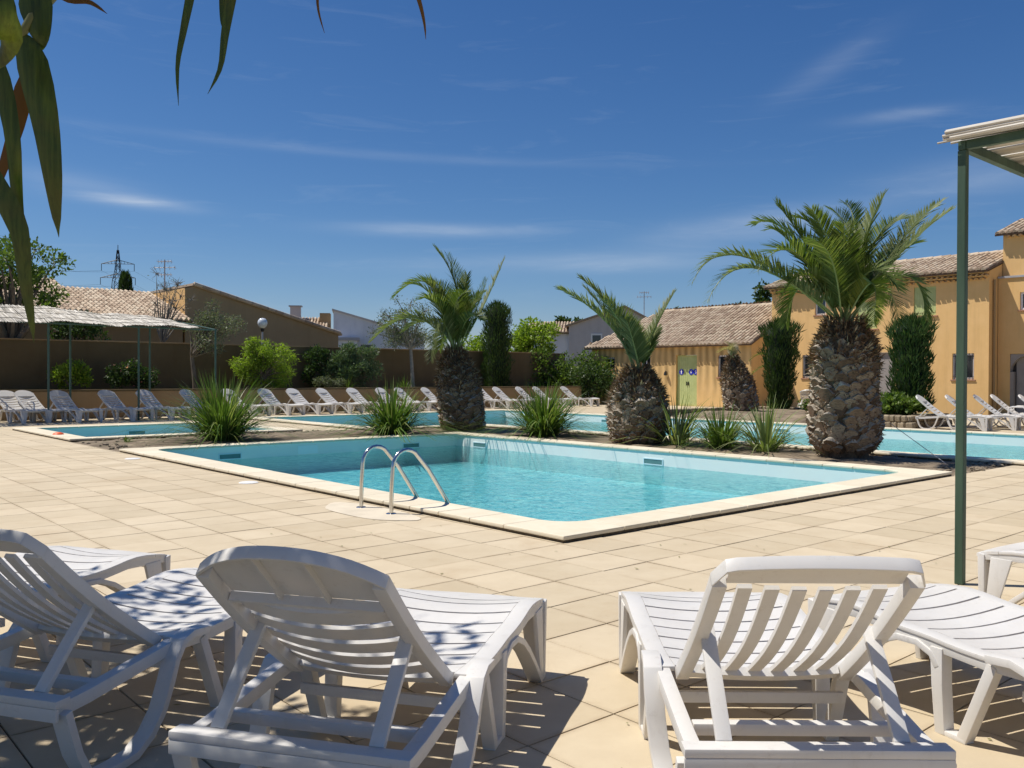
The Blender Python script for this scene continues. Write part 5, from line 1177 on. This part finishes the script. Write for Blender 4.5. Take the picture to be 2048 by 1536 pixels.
tree('far_tree', 'small far treetop left of the taller dark tree', 'tree', (at(1478, 75), 75, 0), 4, .2, scatter_blobs(9, 0, 0, 6.4, .8, .6, .9, .4, .6), 900, .3, 'leaf_dark', .6)
tree('far_tree', 'far conifer tip between the squat palm and the changing room roof', 'tree', (at(1352, 75), 75, 0), 4, .2, scatter_blobs(9, 0, 0, 6.3, .35, .35, 1.2, .3, .45), 900, .25, 'leaf_dark', .5)
tree('far_tree', 'low far tree beside the grey gabled house', 'tree', (at(1312, 70), 70, 0), 3.4, .2, scatter_blobs(10, 0, 0, 5.4, 1.0, .6, .7, .4, .6), 900, .3, 'leaf_mid', .6)
tree('far_tree', 'distant dark treetops behind the small tiled annex', 'tree', (at(1150, 95), 95, 0), 4, .25, scatter_blobs(14, 0, 0, 6.6, 2.4, .8, .8, .6, .9), 1200, .45, 'leaf_dark', .6)
tree('low_bush', 'low bush beside the palm stump bed', 'shrub', (at(1625, 27.5), 27.5, .15), .15, .04, scatter_blobs(9, 0, 0, .32, .32, .3, .24, .13, .22), 900, .10, 'leaf_mid', .45)
tree('glossy_bush', 'glossy dark green bush in the stone planter under the cypress', 'shrub', (at(1792, 25.0), 25.0, .32), .15, .05, scatter_blobs(26, 0, 0, .26, .72, .5, .26, .16, .27), 2600, .13, 'leaf_mid', .5)

def cypress(label, loc, h, r, n, lean=0.0, cap=.12, bulge=None):
    t = thing('column_cypress', label, 'cypress', loc, 0, 'clipped column cypresses')
    bul = bulge or (lambda u: 1.0)
    rf = lambda u: r*bul(u)*(min(1, (u/.08)**.5) if u < .08 else (max(0, 1-((u-(1-cap))/cap)**2.2) if u > 1-cap else 1))*(.92+.08*math.sin(u*23))
    MB().lathe([(max(.02, rf(u)*.72), h*u) for u in np.linspace(.04, .97, 14)], 14).build('light_block_core', MT['cypress_core'], t, smooth=60)  # dark core added to stop light passing between the sprays
    MB().tube([(0, 0, -.1), (0, 0, h*.5)], [.09, .05], 8).build('trunk', MT['bark'], t)
    u = rng.uniform(.02, 1.0, n); a = rng.uniform(0, 2*PI, n); rr = np.array([rf(q) for q in u])*rng.uniform(.70, 1.07, n)*(1+.09*np.sin(a*5+u*19)+.09*np.sin(a*3-u*31+1.3))
    P = np.stack([rr*np.cos(a)+lean*u, rr*np.sin(a), u*h-.05], 1); D = np.stack([np.cos(a)*.42, np.sin(a)*.42, np.full(n, 1.0)], 1)+rng.normal(size=(n, 3))*.25
    V, Fq = leaf_quads(P, D, rng.uniform(.12, .27, n)*(1+.7*(u > .86)*rng.random(n)), rng.uniform(.02, .042, n)); c = np_mesh('foliage', V, Fq, MT['cypress'], t); c['kind'] = 'stuff'; return t
cypress('tall column cypress rising right of the corner palm', (at(993, 42), 42, .3), 4.55, .66, 6500, cap=.10)
cypress('column cypress between the palm stump and the tallest palm', (at(1560, 32.4), 32.4, .1), 3.35, .58, 5200, cap=.12, bulge=lambda u: .62+.5*min(1, u*1.5)*(1 if u < .95 else .9))
cypress('column cypress right of the tallest palm, in the stone planter', (at(1821, 25.4), 25.4, .35), 2.72, .52, 5600, cap=.13, bulge=lambda u: 1.06-.12*u if u < .72 else 1.12)
t = thing('far_cypress', 'slim dark cypress on the skyline beside the pylon', 'cypress', (at(251, 120), 120, 0))
MB().lathe([(.05, 0), (1.1, 4), (1.25, 7), (.9, 11), (.45, 14), (.05, 15.2)], 12).build('light_block_core', MT['cypress_core'], t, smooth=60)  # added dark core, blocks light through the sprays
n = 1200; u = rng.uniform(.1, 1, n); a = rng.uniform(0, 2*PI, n); r_ = np.interp(u*15, [0, 4, 7, 11, 14, 15.2], [.3, 1.2, 1.35, 1.0, .55, .1])
V, Fq = leaf_quads(np.stack([r_*np.cos(a), r_*np.sin(a), u*15], 1), np.stack([np.cos(a)*.3, np.sin(a)*.3, np.ones(n)], 1), .9, .22); np_mesh('foliage', V, Fq, MT['cypress'], t)['kind'] = 'stuff'
t = thing('young_palm', 'young palm with drooping fronds behind the column cypress', 'palm', (at(1556, 33.4), 33.4, .1))
MB().tube([(0, 0, 0), (0, 0, 1.6)], [.12, .08], 8).build('trunk', MT['bark'], t)
for c, tp in (((-.5, -.1, 1.0), (-1.15, -.2, .35)), ((-.5, 0, .45), (-1.2, -.1, -.35)), ((.4, .1, 1.0), (.9, .2, .5)), ((.1, .3, 1.1), (.2, .8, .7))): link(bpy.data.objects.new('frond', frond_mesh(c, tp, .32, MT['frond'], 30)), t, (0, 0, 1.55))

rng = np.random.default_rng(106)
# ------------------------------------------------------------------ stone planters
def stone_wall(label, runs, h, th=.22):
    t = thing('stone_planter_wall', label, 'wall', W(runs[0][0], runs[0][1]), A0); c = MB()
    cobs = [MB() for _ in range(4)]; a0_, b0_ = runs[0][0], runs[0][1]; mes = []
    for k in range(4):
        bm = bmesh.new(); bmesh.ops.create_cube(bm, size=1); bmesh.ops.bevel(bm, geom=bm.edges[:], offset=.16, segments=1, affect='EDGES')
        for v in bm.verts: v.co += Vector(rng.normal(size=3))*.035
        me = bpy.data.meshes.new('stone'); bm.to_mesh(me); bm.free(); me.materials.append(MT['planter_stone']); mes.append(me)
    for (ra, rb, sa, sb) in runs:
        L = math.hypot(sa-ra, sb-rb); dx, dy = (sb-rb)/L, (sa-ra)/L; ang = math.atan2(dy, dx); x0, y0 = rb-b0_, ra-a0_
        m = MB().box(0, L, -th/2+.02, th/2-.02, -.05, h-.02); o = m.build('mortar', MT['mortar'], t, (x0, y0, 0), ang)
        z = 0; rows_ = max(2, round(h/.16)); hh_ = h/rows_
        for r_ in range(rows_):
            x = -.05
            while x < L:
                w_ = rng.uniform(.14, .30); s_ = link(bpy.data.objects.new('stone', mes[rng.integers(4)]), t)
                s_.matrix_local = Matrix.Translation((x0, y0, 0)) @ Matrix.Rotation(ang, 4, 'Z') @ Matrix.Translation((x+w_/2, 0, hh_*(r_+.5))) @ Matrix.Rotation(rng.normal()*.05, 4, 'Y') @ Matrix.Diagonal((w_*.96, th*1.02, hh_*.95, 1)); x += w_
    return t
MT['planter_stone'] = basic('planter_stone', (.30, .24, .16), .9, .35, 3, rand=.3, bump=.5, bscale=14)
stone_wall('low dry stone planter wall at the foot of the right cypress', [(7.7, 18.72, 5.6, 18.72), (5.6, 18.72, 5.6, 21.2), (7.7, 18.72, 7.7, 21.2)], .36)
stone_wall('low stone edging round the palm stump bed', [(14.2, 18.65, 14.2, 24.6), (8.0, 24.6, 14.2, 24.6)], .26)

rng = np.random.default_rng(107)
# ------------------------------------------------------------------ cane clump at the left: leaves hang into the picture and dapple the nearest loungers
cane = thing('cane_clump', 'giant cane with long drooping leaves hanging in at the upper left', 'plant', (-2.9, 1.7, 0))
C0 = Vector((-2.9, 1.7, 0))
def strap(pts, w, mat, name='leaf', twist=0.0, parent=cane, face=(0, -1, 0)):
    pts = [Vector(p)-C0 for p in pts]
    # resample a smooth curve through the points
    q = []; n = 14
    for i in range(n):
        u = i/(n-1)*(len(pts)-1); k = min(len(pts)-2, int(u)); f = u-k
        p0, p1, p2, p3 = pts[max(0, k-1)], pts[k], pts[k+1], pts[min(len(pts)-1, k+2)]
        q.append(.5*((2*p1)+(p2-p0)*f+(2*p0-5*p1+4*p2-p3)*f*f+(3*p1-p0-3*p2+p3)*f**3))
    V, Fq = [], []
    for i, p in enumerate(q):
        u = i/(n-1); d = (q[min(n-1, i+1)]-q[max(0, i-1)]).normalized(); s_ = d.cross(Vector(face)); s_ = s_ if s_.length > .05 else d.orthogonal(); s_.normalize(); nn = s_.cross(d)
        a = twist*u; s2 = s_*math.cos(a)+nn*math.sin(a); wi = w*(.35+.65*min(1, u*4.5))*(1-max(0, (u-.30)/.70))**.85*(1 if u < .86 else .6)+.0006
        V += [p-s2*wi/2, p+nn*wi*.16, p+s2*wi/2]
    for i in range(n-1): Fq += [(3*i, 3*i+1, 3*i+4, 3*i+3), (3*i+1, 3*i+2, 3*i+5, 3*i+4)]
    return np_mesh(name, [tuple(v) for v in V], Fq, mat, parent, smooth=True)
def pt(px, py, d):   # a point of the clump d metres in front of the terrace origin
    y = d; return Vector(((px-1024)/1757*d, d, 1.4+(752-py)/1757*d))
D0 = 1.25
for k, (pts, w, mat) in enumerate([
    ([(-30, 60, 1.25), (0, 150, 1.25), (25, 270, 1.25), (35, 400, 1.26), (48, 520, 1.28), (60, 655, 1.30)], .026, 'cane'),
    ([(-20, 330, 1.22), (10, 400, 1.22), (40, 470, 1.22), (50, 560, 1.23), (62, 640, 1.24), (68, 690, 1.25)], .030, 'cane'),
    ([(40, 78, 1.2), (62, 120, 1.2), (90, 240, 1.2), (105, 350, 1.2), (112, 425, 1.21), (118, 478, 1.22)], .043, 'cane'),
    ([(75, 110, 1.3), (48, 190, 1.3), (30, 270, 1.3), (0, 360, 1.3), (-20, 420, 1.3)], .03, 'cane_brown'),
    ([(-40, -60, 1.1), (-10, 40, 1.1), (20, 90, 1.12), (-10, 150, 1.15)], .06, 'cane'),
    ([(60, -40, 1.2), (75, 30, 1.2), (82, 80, 1.2), (78, 110, 1.21)], .045, 'cane'),
    ([(96, 40, 1.22), (80, 80, 1.22), (70, 120, 1.22)], .016, 'cane_brown'),
    ([(394, -120, 1.3), (385, -30, 1.3), (368, 60, 1.3), (355, 135, 1.3), (357, 215, 1.3)], .014, 'cane'),
    ([(480, -120, 1.3), (465, -20, 1.3), (450, 70, 1.3), (440, 140, 1.3), (415, 192, 1.3)], .016, 'cane'),
    ([(455, -110, 1.32), (446, -20, 1.32), (444, 40, 1.32), (446, 62, 1.32)], .012, 'cane'),
    ([(636, -140, 1.4), (634, -40, 1.4), (635, 20, 1.4), (648, 70, 1.4)], .006, 'cane_brown'),
    ([(800, -130, 1.4), (822, -40, 1.4), (838, 10, 1.4), (847, 50, 1.4), (850, 82, 1.4)], .008, 'cane_brown'),
    ([(60, -60, 1.3), (130, 0, 1.3), (180, 10, 1.3), (215, 33, 1.3)], .012, 'cane_brown')]):
    strap([pt(*p) for p in pts], w, MT[mat])
MB().tube([pt(150, -90, 1.22)-C0, pt(112, -10, 1.21)-C0, pt(66, 42, 1.2)-C0, pt(38, 84, 1.2)-C0], [.008, .0075, .007, .005], 8).build('culm', MT['cane_stem'], cane, smooth=60)
# culms
stems = []
while len(stems) < 14:
    b = C0+Vector((rng.normal()*.5-.3, rng.normal()*.8, 0)); top = b+Vector((rng.uniform(-.7, .4), rng.normal()*.6, rng.uniform(3.2, 4.6))); pts = [b.lerp(top, u)+Vector((.25*u*u, 0, 0)) for u in np.linspace(0, 1, 9)]
    if any(p.x > -.6*p.y-.75 and p.z < 2.1+.45*p.y for p in pts): continue
    stems.append(pts); MB().tube([p-C0 for p in pts], [.013*(1-.6*u) for u in np.linspace(0, 1, 9)], 7).build('culm', MT['cane_stem'], cane, smooth=60)
# two culms bend over the terrace above the picture
for tgt in (Vector((-.95, 1.25, 2.28)), Vector((-.1, 1.35, 2.38))):
    b = C0+Vector((.2, -.2, 0)); pts = [b*((1-u)**2)+(b+Vector((.1, -.1, 4.2)))*(2*u*(1-u))+tgt*(u*u) for u in np.linspace(0, 1, 14)]; stems.append(pts[5:])
    MB().tube([p-C0 for p in pts], [.013*(1-.7*u) for u in np.linspace(0, 1, 14)], 7).build('culm', MT['cane_stem'], cane, smooth=60)
P, D = [], []
for _ in range(520):
    P.append((1.05+rng.normal()*.42, -.35+rng.normal()*.35, 2.75+abs(rng.normal())*.35)); a = rng.uniform(0, 2*PI); D.append((math.cos(a), math.sin(a), rng.uniform(-.25, .2)))  # unseen leaves added above as blockers to shade the hanging ones
for pts in stems[:-2]:
    for p in pts[2:]:
        for _ in range(7): P.append(tuple(p-C0)); a = rng.uniform(0, 2*PI); D.append((math.cos(a), math.sin(a), rng.uniform(-.5, .4)))
P, D = np.array(P), np.array(D); V, Fq = leaf_quads(P, D, rng.uniform(.35, .6, len(P)), rng.uniform(.03, .05, len(P)))
np_mesh('foliage', V, Fq, MT['cane'], cane)['kind'] = 'stuff'
rng = np.random.default_rng(108)
# the tree whose shade falls over the left foreground
tree('shade_tree', 'leafy tree left of the terrace shading the nearest loungers', 'tree', (-5.2, 3.6, 0), 2.6, .12, scatter_blobs(46, 1.25, -.2, 3.9, 1.45, 1.25, .45, .28, .5)+scatter_blobs(44, 2.05, -1.75, 3.9, 1.15, 1.5, .4, .28, .48), 8000, .13, 'leaf_mid', .5, twigs=120, shell=.1)

rng = np.random.default_rng(109)
# fallen leaves on the paving
n = 46; xs_ = rng.uniform(-2.5, 3.2, n); ys_ = rng.uniform(2.6, 8.5, n)
V, Fq = leaf_quads(np.stack([xs_, ys_, np.full(n, .006)], 1), np.stack([rng.normal(size=n), rng.normal(size=n), np.full(n, .08)], 1), rng.uniform(.018, .05, n), rng.uniform(.008, .018, n), N=np.tile([0, 0, 1.0], (n, 1)))
tag(np_mesh('fallen_leaves', V, Fq, MT['debris']), 'a few small fallen leaves on the paving', 'leaves', kind='stuff')
